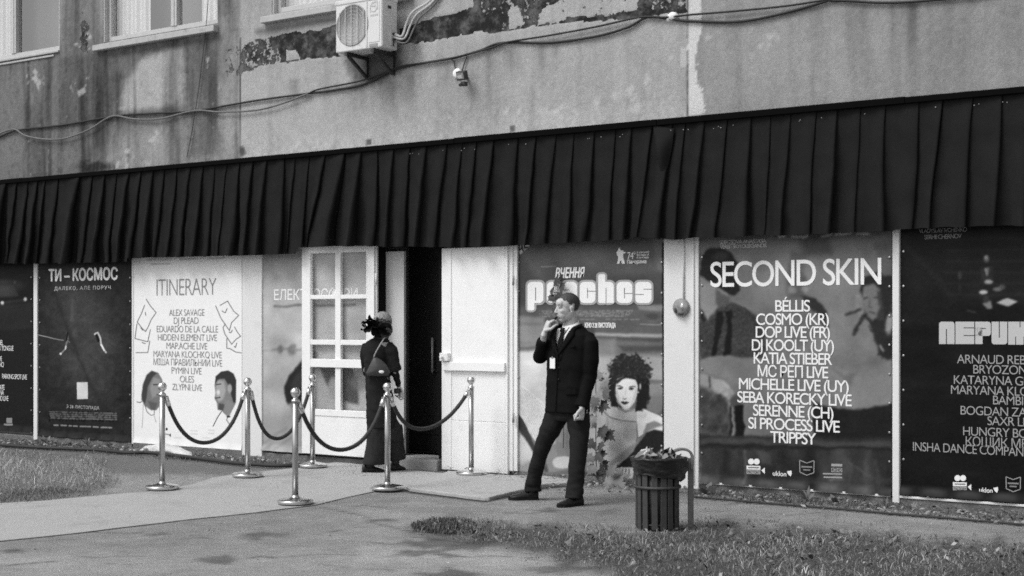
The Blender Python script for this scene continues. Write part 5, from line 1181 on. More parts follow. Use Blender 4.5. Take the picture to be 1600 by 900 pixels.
blades('grass', [(1085, 768), (1240, 780), (1400, 791), (1600, 806), (1600, 822), (1400, 804), (1240, 792), (1085, 780)], 2400, .015, .06, 13, lean=1.1, v0=.04, v1=.22, thr=.52, clump=5)
blades('grass', [(1085, 785), (1300, 800), (1600, 824), (1600, 850), (1300, 830), (1100, 818)], 130, .015, .035, 14, lean=1.2, v0=.04, v1=.2, thr=.5)
def scraps(name, poly, n, seed, s0, s1, v0, v1, z=.012, flat_=.5):
    r = random.Random(seed); xs = [gnd(a, b) for a, b in poly]; xa, xb = min(p.x for p in xs), max(p.x for p in xs); ya, yb = min(p.y for p in xs), max(p.y for p in xs)
    vs = []; fs = []; col = []; k = 0; it = 0
    while k < n and it < 60:
        it += 1
        X = np.array([r.uniform(xa, xb) for _ in range(3000)]); Y = np.array([r.uniform(ya, yb) for _ in range(3000)]); px, py = proj(X, Y, 0*X); ok = spoly(px, py, poly) < 0
        for x, y in zip(X[ok], Y[ok]):
            if k >= n: break
            k += 1; a = r.uniform(0, 6.28); s = r.uniform(s0, s1); e = Vector((math.cos(a), math.sin(a), r.uniform(-flat_, flat_)))*s; f_ = Vector((-math.sin(a), math.cos(a), r.uniform(-flat_, flat_)))*s*r.uniform(.35, .8)
            c = Vector((x, y, z+s*.25)); n0 = len(vs); vs += [c-e, c-f_*.8+e*.1, c+e, c+f_+Vector((0, 0, s*.3)), c+Vector((0, 0, s*.35))]
            fs += [(n0, n0+1, n0+4), (n0+1, n0+2, n0+4), (n0+2, n0+3, n0+4), (n0+3, n0, n0+4)]; col += [r.uniform(v0, v1)]*5
    me = bpy.data.meshes.new(name); me.from_pydata(vs, [], fs); me.update(); at = me.attributes.new('art', 'FLOAT', 'POINT'); at.data.foreach_set('value', col)
    o = link_mesh(name, me, M['grass'], None); tag(o, kind='stuff')
scraps('fallen_leaves', GRASS_R, 900, 21, .008, .026, .03, .20, .015, .9)
scraps('fallen_leaves', GRASS_R, 120, 27, .008, .024, .2, .42, .02, .9)
scraps('fallen_leaves', GRASS_L, 160, 28, .01, .025, .08, .35, .03, .8)
scraps('fallen_leaves', [(820, 752), (900, 752), (980, 764), (1000, 772), (900, 776), (860, 768)], 60, 22, .012, .035, .05, .30)
SOIL_L = [(-40, 682), (60, 690), (205, 701), (380, 715), (470, 722), (470, 730), (330, 718), (200, 708), (-40, 697)]; SOIL_R = [(905, 748), (1090, 764), (1240, 775), (1400, 787), (1640, 806), (1640, 826), (1400, 806), (1240, 793), (1085, 778), (920, 762)]
scraps('rubble', SOIL_L, 500, 23, .008, .04, .05, .42); scraps('rubble', SOIL_R, 600, 24, .006, .035, .04, .36)
scraps('litter', [(0, 848), (480, 796), (700, 785), (1000, 785), (1640, 826), (1640, 850), (1000, 860), (800, 900), (0, 900)], 420, 25, .003, .011, .03, .5)
scraps('litter', [(0, 800), (420, 745), (560, 735), (680, 748), (480, 785), (0, 840)], 60, 29, .003, .009, .05, .4, .018)
scraps('rubble', [(690, 737), (850, 748), (900, 752), (860, 758), (790, 756), (700, 742)], 110, 26, .008, .03, .05, .4, .05)

def hose(lab, pts, r, mat, z=None):
    c = catmull([gnd(a, b, r)+Vector((0, 0, r*.4)) for a, b in pts], 8); m = MB(); m.tube(c, r, 8); o = link_mesh('hose', m.mesh('hose'), M[mat], None, True); tag(o, lab, 'hose')
hose('black hose lying along the wall foot at the left', [(-400, 668), (-200, 681), (-40, 693), (40, 699), (100, 702), (150, 704), (200, 708.5), (240, 709), (300, 716), (360, 724), (400, 727), (440, 729), (500, 727)], .022, 'cable')
hose('thin black cable lying along the wall foot at the right', [(1084, 777), (1130, 781), (1200, 787), (1300, 795), (1400, 804), (1500, 812), (1640, 824)], .010, 'cable')
def rag():
    m = MB(); R3 = random.Random(8); c = catmull([gnd(a, b) for a, b in ((218, 707), (236, 707), (258, 709), (280, 713), (297, 717), (312, 716))], 9); n = 18; vs = []; N = len(c)
    for i, p in enumerate(c):
        s = i/(N-1); w_ = (.16*math.sin(math.pi*min(s*1.15+.05, 1))**.6+.01)*(1-.35*s); h = .13*math.sin(math.pi*min(s*1.05+.02, 1))**.7*(1-.45*s)+.005
        d = (c[min(i+1, N-1)]-c[max(i-1, 0)]).normalized(); sd = Vector((d.y, -d.x, 0))
        for k in range(n):
            a = 2*math.pi*k/n; q = 1+.35*noise.noise(Vector((s*9, math.cos(a)*1.6, math.sin(a)*1.6)))+.2*noise.noise(Vector((s*24, math.cos(a)*4, math.sin(a)*4)))
            vs.append(p+sd*math.cos(a)*w_*q+Vector((0, 0, max(.004, h*.45+h*.55*math.sin(a)*q))))
    fs = [(i*n+k, i*n+(k+1) % n, (i+1)*n+(k+1) % n, (i+1)*n+k) for i in range(N-1) for k in range(n)]
    m.add(vs, fs+[tuple(range(n-1, -1, -1)), tuple((N-1)*n+k for k in range(n))]); o = link_mesh('rag', m.mesh('rag'), gmat('rag_cloth', .58, .9, .1, ns=14, na=.25, bump=.5, bs=60, bd=.01), None, True); tag(o, 'crumpled white cloth lying by the wall foot below the white poster', 'cloth')
rag()
# ---- maple seedling beside the man, weeds at the wall foot
LEAF = [(0, 0), (.10, -.06), (.34, -.12), (.28, .02), (.50, .10), (.40, .20), (.62, .42), (.36, .40), (.30, .52), (.20, .46), (.22, .72), (.10, .66), (0, 1.0)]
LEAF = LEAF + [(-x, y) for x, y in LEAF[-2:0:-1]]
def leaf(m, c, sz, nrm, up, mi=0, droop=.25):
    nrm = Vector(nrm).normalized(); up = Vector(up); up = (up-nrm*up.dot(nrm)).normalized(); sd = up.cross(nrm)
    vs = [Vector(c)+(sd*x+up*y-nrm*droop*(x*x+.5*y*y))*sz for x, y in LEAF]; ctr = Vector(c)+(up*.4)*sz; n = len(vs)
    m.add(vs+[ctr], [(i, (i+1) % n, n) for i in range(n)], mi)
def plant(name, lab, base, stem, leaves, cat='plant', st_r=.006, mats=None, group=None):
    t = thing(name, lab, cat, base, group=group)
    if stem:
        m = MB(); N = len(stem); c = catmull(stem, 6); m.tube(c, [st_r*(1-.6*i/len(c)) for i in range(len(c))], 6); m.build('stem', M['stem'], t, True)
    m = MB()
    for (c, sz, nr, up, mi) in leaves: leaf(m, c, sz, nr, up, mi)
    m.build('leaves', mats or [M['leaf'], M['leaf_dark'], M['leaf_pale']], t)
M['stem'] = gmat('stem', .06, .7, .2); M['leaf'] = gmat('leaf', .10, .5, .4, ns=25, na=.25); M['leaf_dark'] = gmat('leaf_dark', .045, .5, .4, ns=25, na=.25); M['leaf_pale'] = gmat('leaf_pale', .20, .5, .4, ns=25, na=.25)
def seedling():
    r = random.Random(3); yl = -.16
    base = gnd(934, 752); P = lambda a, b, y=yl: fac(a, b, y)
    lv = []
    for a, b, s, mi, up in ((940, 668, .17, 1, (.5, 0, -1)), (938, 692, .16, 1, (.4, 0, -.8)), (946, 676, .15, 1, (.9, 0, -.6)), (928, 690, .13, 1, (-.8, 0, -.7)), (936, 706, .15, 1, (.5, 0, -1)), (926, 712, .13, 0, (-.7, 0, -.8)), (941, 722, .12, 1, (.8, 0, -.8)), (929, 728, .13, 0, (-.6, 0, -1)),
                            (934, 612, .20, 2, (1, 0, -.5)), (944, 610, .17, 0, (.8, 0, -.9)), (930, 622, .15, 0, (-.3, 0, -1)), (938, 632, .17, 1, (1, 0, -.3)), (930, 634, .13, 2, (-.6, 0, -.9)), (934, 592, .12, 2, (-.2, 0, 1)), (938, 600, .12, 2, (.8, 0, .6)), (928, 650, .13, 2, (-.5, 0, -1)), (933, 735, .13, 1, (.3, 0, -1)), (930, 660, .10, 0, (-.7, 0, -.6)),
                            (950, 745, .20, 2, (1, 0, .1)), (945, 752, .19, 2, (.8, 0, -.4)), (957, 754, .20, 0, (1, 0, -.3)), (938, 756, .16, 1, (.2, 0, -1)), (964, 748, .18, 2, (.9, 0, .3)), (928, 757, .15, 1, (-.8, 0, -.3)), (948, 760, .18, 2, (.5, 0, -1)), (967, 760, .15, 0, (1, 0, -.2)), (952, 738, .14, 0, (.5, 0, .9)), (940, 744, .16, 0, (.3, 0, .4))):
        lv.append((P(a, b, yl-r.uniform(.0, .12)), s*r.uniform(.85, 1.05), (r.uniform(-.7, .3), -1, r.uniform(.0, .6)), up, mi))
    plant('maple_sapling', 'young maple sapling with broad lobed leaves growing beside the standing man', base, [base, P(932, 735), P(931, 690), P(931.5, 640), P(931, 600), P(933, 572)], lv)
    base = P(873, 500, -.05); lv = []
    for a, b, s, mi, up in ((868, 446, .14, 1, (-.2, 0, 1)), (875, 452, .12, 1, (.6, 0, .5)), (864, 455, .10, 1, (-1, 0, .2)), (866, 464, .09, 1, (-.8, 0, -.4)), (870, 460, .09, 1, (.4, 0, -.6)), (862, 462, .08, 1, (-.5, 0, -1)), (868, 476, .10, 1, (-.3, 0, -1)), (871, 470, .08, 1, (.5, 0, -.8))):
        lv.append((P(a, b, -.06-r.uniform(0, .05)), s, (r.uniform(-.6, .2), -1, r.uniform(0, .5)), up, mi))
    plant('creeper_sprig', 'dark leafy creeper sprig on the peaches poster behind the man', P(880, 640, -.05), [P(880, 700, -.05), P(882, 600, -.05), P(876, 520, -.05), P(868, 480, -.06), P(868, 440, -.06)], lv, st_r=.004)
seedling()
def weeds():
    r = random.Random(9)
    for k, (a, b, lab, h) in enumerate(((1262, 783, 'star-shaped weed with spiky blades below the SECOND SKIN poster', .17), (1385, 792, 'low weed just left of the post between the two right-hand posters', .12), (1104, 772, 'leafy weed at the left foot of the SECOND SKIN poster', .16), (1424, 797, 'small pale weed just right of the post between the right-hand posters', .09), (72, 693, 'bushy weed at the foot of the swimmers poster, left end', .13), (137, 697, 'thin forked weed under the middle of the swimmers poster', .14), (172, 699, 'small weed under the right end of the swimmers poster', .10), (1305, 786, 'low weed under the right half of the SECOND SKIN poster', .10))):
        p = gnd(a, b); p.y = min(p.y, -.06); m = MB(); t = thing('weed', lab, 'weed', p, group='weeds at the wall foot')
        for i in range(9 if k != 4 else 16):
            an = r.uniform(0, 6.28); l = h*r.uniform(.5, 1.1); q = Vector((math.cos(an)*r.uniform(.3, 1), math.sin(an)*.6-.15, r.uniform(.4, 1.2))).normalized(); sd = q.cross(Vector((0, 1, .2))).normalized()*l*(.10 if k in (0, 5, 3, 1) else .24)
            m.add([p, p+q*l*.5+sd, p+q*l-Vector((0, 0, l*.12)), p+q*l*.5-sd], [(0, 1, 2, 3)], 0 if i % 3 else 1)
        m.build('leaves', [M['leaf'] if k not in (3, 4) else M['leaf_pale'], M['leaf_pale']], t)
weeds()
# ================================================================ PEOPLE
def voxel(mb, size, smooth=4, fac_=.5):
    """one continuous surface grown over overlapping shapes"""
    me = bpy.data.meshes.new('tmp'); me.from_pydata(mb.v, [], mb.f); me.update()
    bm = bmesh.new(); bm.from_mesh(me); bmesh.ops.recalc_face_normals(bm, faces=bm.faces); bm.to_mesh(me); bm.free()
    o = bpy.data.objects.new('tmp', me); COL.objects.link(o)
    r = o.modifiers.new('r', 'REMESH'); r.mode = 'VOXEL'; r.voxel_size = size
    if smooth: s = o.modifiers.new('s', 'SMOOTH'); s.iterations = smooth; s.factor = fac_
    dg = bpy.context.evaluated_depsgraph_get(); dg.update()
    out = bpy.data.meshes.new_from_object(o.evaluated_get(dg))
    bpy.data.objects.remove(o); bpy.data.meshes.remove(me); out.materials.clear()
    return out
def co_of(me):
    a = np.empty(len(me.vertices)*3); me.vertices.foreach_get('co', a); return a.reshape(-1, 3)
def set_attr(me, name, val):
    at = me.attributes.new(name, 'FLOAT', 'POINT'); at.data.foreach_set('value', np.asarray(val, np.float32).ravel())
def wrinkle(me, fn):
    n = np.empty(len(me.vertices)*3); me.vertices.foreach_get('normal', n); n = n.reshape(-1, 3); a = co_of(me)
    d = np.array([fn(Vector(p)) for p in a]); me.vertices.foreach_set('co', (a+n*d[:,None]).ravel()); me.update()
def cull(me, keep):
    bm = bmesh.new(); bm.from_mesh(me); a = [v for v in bm.verts if not keep(v.co)]
    bmesh.ops.delete(bm, geom=a, context='VERTS'); bm.to_mesh(me); bm.free(); me.update()
def lerp(a, b, t): return a+(b-a)*t
class Frame:
    """a body's own axes: f forward, l to its left, z up, about a point"""
    def __init__(s, o, yaw, pitch=0., roll=0.):
        s.o = Vector(o); a = R(yaw); s.f = Vector((-math.sin(a), -math.cos(a), 0)); s.l = Vector((math.cos(a), -math.sin(a), 0)); s.u = Vector((0, 0, 1))
        if pitch: q = Matrix.Rotation(R(pitch), 3, s.l); s.f = q @ s.f; s.u = q @ s.u
        if roll: q = Matrix.Rotation(R(roll), 3, s.f); s.l = q @ s.l; s.u = q @ s.u
    def p(s, f, l, z): return s.o+s.f*f+s.l*l+s.u*z
    def inv(s, v): d = v-s.o; return Vector((d.dot(s.f), d.dot(s.l), d.dot(s.u)))
    def rot(s): return Matrix((s.f, s.l, s.u)).transposed()
    def ell(s, m, c, r, mi=0): m.ell(s.p(*c), r, s.rot(), 18, 12, mi)
class Placer:
    def __init__(s, px, py):
        s.g = gnd(px, py); s.D = (s.g-CAM).dot(FWD); s.x0 = (px-800)/F*s.D
    def __call__(s, px, py, y=0.):
        d = s.D+y; return Vector(((px-800)/F*d-s.x0, y, CAMH+(HZ-py)/F*d))
def hand(m, wrist, direc, palm, side, curls, sc=1., thumb=(.5, .5), spread=.0):
    """palm and five fingers: direc towards the knuckles, palm the way the palm faces, side +1 when the thumb lies along direc x palm"""
    d = Vector(direc).normalized(); n = Vector(palm); n = (n-d*n.dot(d)).normalized(); t = d.cross(n)*side
    w_ = Vector(wrist)
    m.tube([w_-d*.03*sc, w_+d*.015*sc, w_+d*.05*sc, w_+d*.085*sc, w_+d*.098*sc], [(.026*sc, .021*sc), (.029*sc, .019*sc), (.041*sc, .017*sc), (.042*sc, .014*sc), (.036*sc, .010*sc)], 14, side=t)
    L = ((.043, .027, .021), (.047, .030, .022), (.043, .028, .021), (.034, .021, .019))
    for i in range(4):
        off = (.0305-.0205*i)*sc; b = w_+d*(.088-.004*abs(i-1))*sc+t*off; dr = (d+t*spread*(1.5-i)).normalized(); ang = 0; pts = [b-d*.03*sc, b]; p = b; rr = [.0095*sc, .0095*sc]
        for k, ln in enumerate(L[i]):
            ang += curls[i][k]; q = (dr*math.cos(R(ang))+n*math.sin(R(ang))).normalized(); p = p+q*ln*sc; pts.append(p); rr.append((.0088-.0010*k)*sc)
        m.tube(pts, rr, 10); m.ell(pts[-1], (.0068*sc,)*3, None, 10, 6)
    b = w_+d*.028*sc+t*.030*sc; a1, a2 = thumb
    q1 = (t*.75+d*.6+n*a1).normalized(); p1 = b+q1*.042*sc; q2 = (d*.8+t*.1+n*a2).normalized(); p2 = p1+q2*.032*sc; q3 = (d*.7-t*.3+n*a2*1.4).normalized(); p3 = p2+q3*.024*sc
    m.tube([b-q1*.02*sc, b, p1, p2, p3], [.014*sc, .0145*sc, .0115*sc, .010*sc, .0075*sc], 10); m.ell(p3, (.0075*sc,)*3, None, 10, 6)
def head(m, H, s=1.):
    E = lambda c, r: H.ell(m, [q*s for q in c], [q*s for q in r])
    E((-.012, 0, .036), (.098, .077, .088)); E((.028, 0, -.02), (.066, .061, .086)); E((.048, 0, -.098), (.036, .034, .024)); E((.02, 0, -.085), (.055, .050, .032))
    for q in (-1, 1):
        E((.000, .040*q, -.056), (.052, .019, .048)); E((.050, .037*q, -.024), (.034, .021, .024)); E((.044, .024*q, -.060), (.040, .028, .038))
        E((-.010, .076*q, -.012), (.018, .007, .029)); E((-.015, .079*q, -.004), (.010, .006, .022)); E((-.006, .079*q, -.036), (.010, .006, .010))
        E((.099, .0105*q, -.037), (.010, .007, .007)); E((.071, .030*q, .002), (.014, .016, .011)); E((.074, .030*q, .022), (.014, .024, .009))
    E((.066, 0, .045), (.030, .052, .035)); E((.079, 0, .024), (.014, .03, .012))
    m.tube([H.p(.084*s, 0, .020*s), H.p(.096*s, 0, -.006*s), H.p(.108*s, 0, -.030*s)], [.009*s, .010*s, .0125*s], 10); E((.107, 0, -.032), (.012, .013, .010))
    E((.086, 0, -.0645), (.011, .023, .0065)); E((.083, 0, -.076), (.011, .021, .0065)); E((.082, 0, -.07), (.012, .027, .018)); E((.070, 0, -.055), (.026, .034, .03))
def face_paint(me, H, base, s=1., hair=None, stubble=0.):
    a = co_of(me); v = np.full(len(a), base)
    loc = np.array([H.inv(Vector(p))[:] for p in a])/s; f, l, z = loc.T; al = np.abs(l)
    hd = (np.abs(f) < .16) & (al < .12) & (z > -.14) & (z < .2)
    def spot(m_, val, k=1.): v[hd & m_] = v[hd & m_]*(1-k)+val*k
    spot((f > .05) & (((al-.030)/.024)**2+((z-.027)/.0065)**2 < 1), base*.22, .9)
    spot((f > .05) & (((al-.031)/.017)**2+((z-.004)/.0075)**2 < 1), base*.38, .85)
    spot((f > .06) & (((al-.031)/.007)**2+((z-.003)/.005)**2 < 1), .02, .95)
    spot((f > .06) & ((l/.025)**2+((z+.0695)/.0085)**2 < 1), base*.50, .8); spot((f > .07) & ((l/.025)**2+((z+.0700)/.0026)**2 < 1), base*.16, .9)
    spot((f > .08) & (((al-.010)/.006)**2+((z+.0415)/.0035)**2 < 1), base*.22, .9)
    spot(((f+.008)/.011)**2+((z+.012)/.016)**2+((al-.084)/.02)**2 < 1, base*.5, .7)
    if stubble: spot((z < -.045) & (f > -.02), base*.62, stubble)
    return v
M['skin'] = amat('skin', 'art', .5, .35, fine=.05, fs=160, bump=.08, bs=300, bd=.002, ns=14, na=.07)
M['suit'] = gmat('suit', .0065, .8, .08, ns=7, na=.25, bump=.3, bs=200, bd=.003, fine=.3, fs=400)
M['trousers'] = gmat('trousers', .017, .85, .10, ns=7, na=.25, bump=.25, bs=300, bd=.002, fine=.15, fs=400)
M['shirt'] = gmat('shirt', .78, .8, .2, bump=.1); M['tie'] = gmat('tie', .008, .7, .15)
M['shoe'] = gmat('shoe', .010, .42, .35, ns=20, na=.3); M['sole'] = gmat('sole', .012, .8, .2)
M['hair_dark'] = gmat('hair_dark', .045, .55, .4, ns=110, na=.9, bump=.6, bs=260, bd=.004, stretch=(1, 1, .3))

def shoe(t, toe, heel, w_=.048, h=.085, z0=.0):
    toe, heel = Vector(toe), Vector(heel); toe.z = heel.z = z0; d = (toe-heel); L = d.length; d.normalize(); sd = Vector((-d.y, d.x, 0))
    m = MB(); n = 16; st = [(0, .030, .012, .072), (.03, .036, .0, .088), (.14, .037, 0, .094), (.30, .036, 0, .092), (.42, .040, .002, .078), (.56, .045, 0, .062), (.72, .049, 0, .052), (.86, .043, 0, .043), (.95, .030, .004, .034), (1., .012, .010, .024)]
    vs = []
    for s, hw, zb, zt in st:
        c = heel+d*L*s
        for k in range(n):
            a = 2*math.pi*k/n; x = math.cos(a)*hw*w_/.048; zz = math.sin(a); zz = zb+.022+(zt-zb-.022)*zz if zz > 0 else zb+.022+.010*zz
            vs.append(c+sd*x+Vector((0, 0, zz)))
    fs = [(i*n+k, i*n+(k+1) % n, (i+1)*n+(k+1) % n, (i+1)*n+k) for i in range(len(st)-1) for k in range(n)]+[tuple(range(n-1, -1, -1)), tuple((len(st)-1)*n+k for k in range(n))]
    m.add(vs, fs); up = m.build('shoe', M['shoe'], t, True, local=True)
    m = MB(); o = []
    for s, hw in ((-.012, .026), (.03, .036), (.14, .038), (.30, .036), (.42, .039), (.56, .047), (.72, .052), (.86, .047), (.96, .032), (1.02, .010)): o.append((s, hw*w_/.048))
    ring = [heel+d*L*s+sd*hw for s, hw in o]+[heel+d*L*s-sd*hw for s, hw in o[::-1]]
    prism(m, ring, z0, z0+.019); m.v = [(x, y, z+(.012 if False else 0)) for x, y, z in m.v]; m.build('sole', M['sole'], up, local=True)
    m = MB()
    for s in (.36, .43, .50, .57):
        c = heel+d*L*s; zt = np.interp(s, [q[0] for q in st], [q[3] for q in st]); m.tube([c+sd*.018+Vector((0, 0, zt-.004)), c+Vector((0, 0, zt+.003)), c-sd*.018+Vector((0, 0, zt-.004))], .0028, 6)
    m.build('laces', M['sole'], up, local=True)
    return up

def man():
    P = Placer(872, 785)
    t = None
    T = Frame(P(890, 560, 0), 42); H = Frame(P(886.5, 481, -.01), 70, 3, 0); HS = 1.04
    # ---- body: head, neck, hands, arms, torso and legs as one surface
    m = MB(); head(m, H, HS)
    nb = T.p(-.015, 0, 0); nb.z = P(0, 516).z
    m.tube([H.p(-.022, 0, -.03), H.p(-.028, 0, -.10), Vector((nb.x, nb.y, nb.z)), Vector((nb.x, nb.y, nb.z-.1))], [.055, .054, .060, .09], 18)
    shl, elr = P(921, 532, -.13), None
    LS, LE, LW = P(921, 533, -.14), P(919.5, 584, -.12), P(909.5, 634, -.19)
    RS, RE, RW = P(866, 524, .12), P(844.5, 559, .14), P(850.5, 521, -.05)
    m.tube([LS, LE, LW], [.045, .038, .027], 12); m.tube([RS, RE, RW], [.045, .038, .028], 12)
    for z0, z1 in ((516, 640),):
        a = P(891, 520, 0); b = P(888, 650, 0); m.tube([a, lerp(a, b, .5), b], [(.17, .085), (.15, .085), (.15, .09)], 18, side=T.l)
    RH, RK, RA = P(871, 640, .07), P(850, 690, .09), P(831, 757, .2); LH, LK, LA = P(905, 640, -.08), P(904.5, 694, -.12), P(900, 765, -.19)
    RTOE, RHEEL, LTOE, LHEEL = P(795, 779, .19), P(841, 776, .22), P(872, 791, -.33), P(909, 788, -.16)
    m.tube([RH, RK, RA], [.085, .055, .045], 12); m.tube([LH, LK, LA], [.085, .055, .045], 12)
    m.tube([RA, Vector((RA.x, RA.y, .05)), lerp(RHEEL, RTOE, .55)*Vector((1, 1, 0))+Vector((0, 0, .035))], [.04, .035, .025], 10); m.tube([LA, Vector((LA.x, LA.y, .05)), lerp(LHEEL, LTOE, .55)*Vector((1, 1, 0))+Vector((0, 0, .035))], [.04, .035, .025], 10)
    # his right hand raised to the mouth, holding a small black stick between the fingers
    hd = (P(858.5, 499, -.06)-RW).normalized(); hand(m, RW+hd*.005, hd, (.75, .25, -.35), -1, ((38, 62, 30), (48, 66, 34), (62, 72, 40), (70, 76, 40)), 1.14, (.55, .45))
    # his left hand hanging, loosely closed
    hand(m, LW+Vector((0, 0, -.004)), (-.06, -.15, -1), (-.9, .3, -.1), -1, ((72, 96, 60), (76, 96, 60), (78, 98, 60), (80, 98, 60)), 1.22, (.3, .25))
    me = voxel(m, .0042, 5, .45); fa = face_paint(me, H, .52, HS, stubble=.3); fa[co_of(me)[:,2] < .5] = .012; set_attr(me, 'art', fa)
    body = link_mesh('person', me, M['skin'], None, True); body.location = P.g; body.rotation_euler = (0, 0, TH)
    tag(body, 'man in a black suit and tie smoking, standing with legs apart, badge round his neck', 'person'); t = body
    # ---- hair
    m = MB(); H.ell(m, (-.0135*HS, 0, .0378*HS), (.0992*HS, .0779*HS, .0892*HS)); m2 = voxel(m, .0045, 2)
    def keep(v):
        f, l, z = H.inv(v)/HS; z2 = z+.010*noise.noise(v*80)+.006*noise.noise(v*200)
        if f > .02: return z2 > .082+.10*(f-.05)-.020*(abs(l)/.06)**2 or (z2 > .06 and f < .055 and abs(l) > .05)
        if f > -.010: return z2 > .030-(.02-f)*.5
        if f > -.035: return z2 > .030
        return z2 > -.055-.2*(f+.06)
    cull(m2, keep); wrinkle(m2, lambda p: .0012+.0018*noise.noise(p*140)+.0012*noise.noise(p*50)); link_mesh('hair', m2, M['hair_dark'], t, True)
    # ---- jacket
    secs = [(643, 886, .212, .15, 0), (630, 886.5, .212, .146, 0), (600, 887.5, .212, .138, 0), (572, 888.5, .215, .136, 0), (548, 889.5, .222, .136, 0), (532, 890.5, .228, .130, .004), (521, 891, .218, .116, .012), (513, 891.5, .165, .095, .012), (507, 892, .10, .075, .005)]
    def sec(z):
        pr = [(P(0, s[0]).z, P(s[1], 560).x, s[2], s[3], s[4]) for s in secs]; zs = [q[0] for q in pr]
        return [float(np.interp(z, zs, [q[k] for q in pr])) for k in range(1, 5)]
    def surf(l, z, out=0.):
        x, hw, hd_, tl = sec(z); k = max(0, 1-(abs(l)/hw)**2.4)**(1/2.4); v = Vector((x, 0, z-tl*0))+T.l*l+T.f*(hd_*k+out); return v
    m = MB(); n = 36; vs = []
    zt, zb = P(0, 507).z, P(0, 644).z; N = 30
    for i in range(N+1):
        z = lerp(zb, zt, i/N); x, hw, hd_, tl = sec(z)
        for k in range(n):
            a = 2*math.pi*k/n; c, s_ = math.cos(a), math.sin(a); c2 = math.copysign(abs(c)**.84, c); s2 = math.copysign(abs(s_)**.84, s_)
            vs.append(Vector((x, 0, z-.10*hw*c2*(i/N)**3))+T.l*hw*c2+T.f*hd_*s2)
    m.add(vs, [(i*n+k, i*n+(k+1) % n, (i+1)*n+(k+1) % n, (i+1)*n+k) for i in range(N) for k in range(n)]+[tuple(range(n-1, -1, -1)), tuple(N*n+k for k in range(n))])
    sl = [P(917, 527, -.10), P(922.5, 535, -.14), P(923, 560, -.14), P(920.5, 586, -.13), P(915, 612, -.155), P(909.5, 636, -.185)]; m.tube(sl, [.064, .072, .071, .067, .061, .058], 18); m.ell(P(915, 527, -.10), (.068, .07, .056))
    sl = [P(870, 518, .10), P(864, 524, .12), P(853, 543, .14), P(845, 557, .14), P(844, 558, .12)]; m.tube(sl, [.066, .072, .066, .062, .058], 16); m.tube([P(844, 557, .14), P(845, 548, .08), P(849.5, 531, .0)], [.062, .058, .050], 16); m.ell(P(844, 558, .14), (.062, .062, .055)); m.ell(P(867, 520, .11), (.072, .072, .055))
    me = voxel(m, .008, 6, .5)
    wr = lambda p: .010*noise.noise(Vector((p.x*9+p.z*5, p.y*9, p.z*8)))+.003*noise.noise(Vector((p.x*22+p.z*10, p.y*22, p.z*20)))
    wrinkle(me, wr)
    zA = P(0, 553).z; zN = P(0, 506).z
    def vkeep(v):
        d = v-Vector((sec(v.z)[0], 0, v.z)); f, l = d.dot(T.f), d.dot(T.l)
        if v.z > P(0, 512).z and math.hypot(v.x-nb.x, v.y-nb.y) < .085: return False
        return not (f > .0 and v.z > zA and abs(l) < .104*((v.z-zA)/(zN-zA))**.9)
    cull(me, vkeep); jk = link_mesh('jacket', me, M['suit'], t, True)
    sm = jk.modifiers.new('thick', 'SOLIDIFY'); sm.thickness = .005; sm.offset = -1
    for q in (-1, 1):                                   # lapels
        m = MB(); N = 14; vs = []
        for i in range(N+1):
            s = i/N; z = lerp(zA-.012, zN-.004, s); li = .106*max((z-zA)/(zN-zA), 0)**.9*q; wd = (.066*math.sin(min(s*1.25, 1)*math.pi/2)*(1 if s < .74 else .62))*q
            for k in range(5):
                u = k/4; vs.append(surf(li+wd*u-.004*q, z-.012*u*(1 if s < .74 else -.6), .012+.006*math.sin(u*math.pi)))
        fs = [(i*5+k, i*5+k+1, (i+1)*5+k+1, (i+1)*5+k) for i in range(N) for k in range(4)]; m.add(vs, fs); lp = m.build('lapel', M['suit'], jk, True, local=True)
        sm = lp.modifiers.new('thick', 'SOLIDIFY'); sm.thickness = .006
    m = MB(); pts = [surf(-.005*math.sin((z-.8)*6), z, .010) for z in np.linspace(zA-.01, zb+.01, 14)]; m.tube(pts, .0045, 6); m.build('front_edge', M['suit'], jk, True, local=True)
    for z in (P(0, 574).z, P(0, 592).z):
        m = MB(); c = surf(.014, z, .008); m.lathe(c, [(.009, 0), (.009, .004), (.004, .006)], 12, T.f); m.build('button', M['sole'], jk, True, local=True)
    for q in (1,):
        m = MB(); z = P(0, 606).z
        vs = [surf(q*l, z+dz+.02*l, .005) for dz in (.0, -.05) for l in (.09, .13, .17, .205)]; m.add(vs, [(k, k+1, 5+k, 4+k) for k in range(3)]); fl = m.build('pocket_flap', M['suit'], jk, local=True); sm = fl.modifiers.new('thick', 'SOLIDIFY'); sm.thickness = .005
    m = MB(); m.obox(surf(.11, P(0, 541).z, -.001), T.l*.048+Vector((0, 0, .004)), T.f*.004, Vector((0, 0, .009))); m.build('breast_pocket', M['suit'], jk, local=True)
    # ---- shirt, collar, tie
    m = MB(); vs = []; N = 12; n = 24; z1 = P(0, 513).z; z0 = P(0, 566).z
    for i in range(N+1):
        z = lerp(z0, z1, i/N); x, hw, hd_, tl = sec(z)
        for k in range(n):
            a = 2*math.pi*k/n; vs.append(Vector((x, 0, z))+T.l*math.cos(a)*min(hw-.03, .16)+T.f*math.sin(a)*(hd_-.014))
    m.add(vs, [(i*n+k, i*n+(k+1) % n, (i+1)*n+(k+1) % n, (i+1)*n+k) for i in range(N) for k in range(n)]); sh = m.build('shirt', M['shirt'], t, True, local=True)
    m = MB(); n = 30; vs = []; fr = P(0, 513).z
    ax = H.p(-.026, 0, -.115*HS)
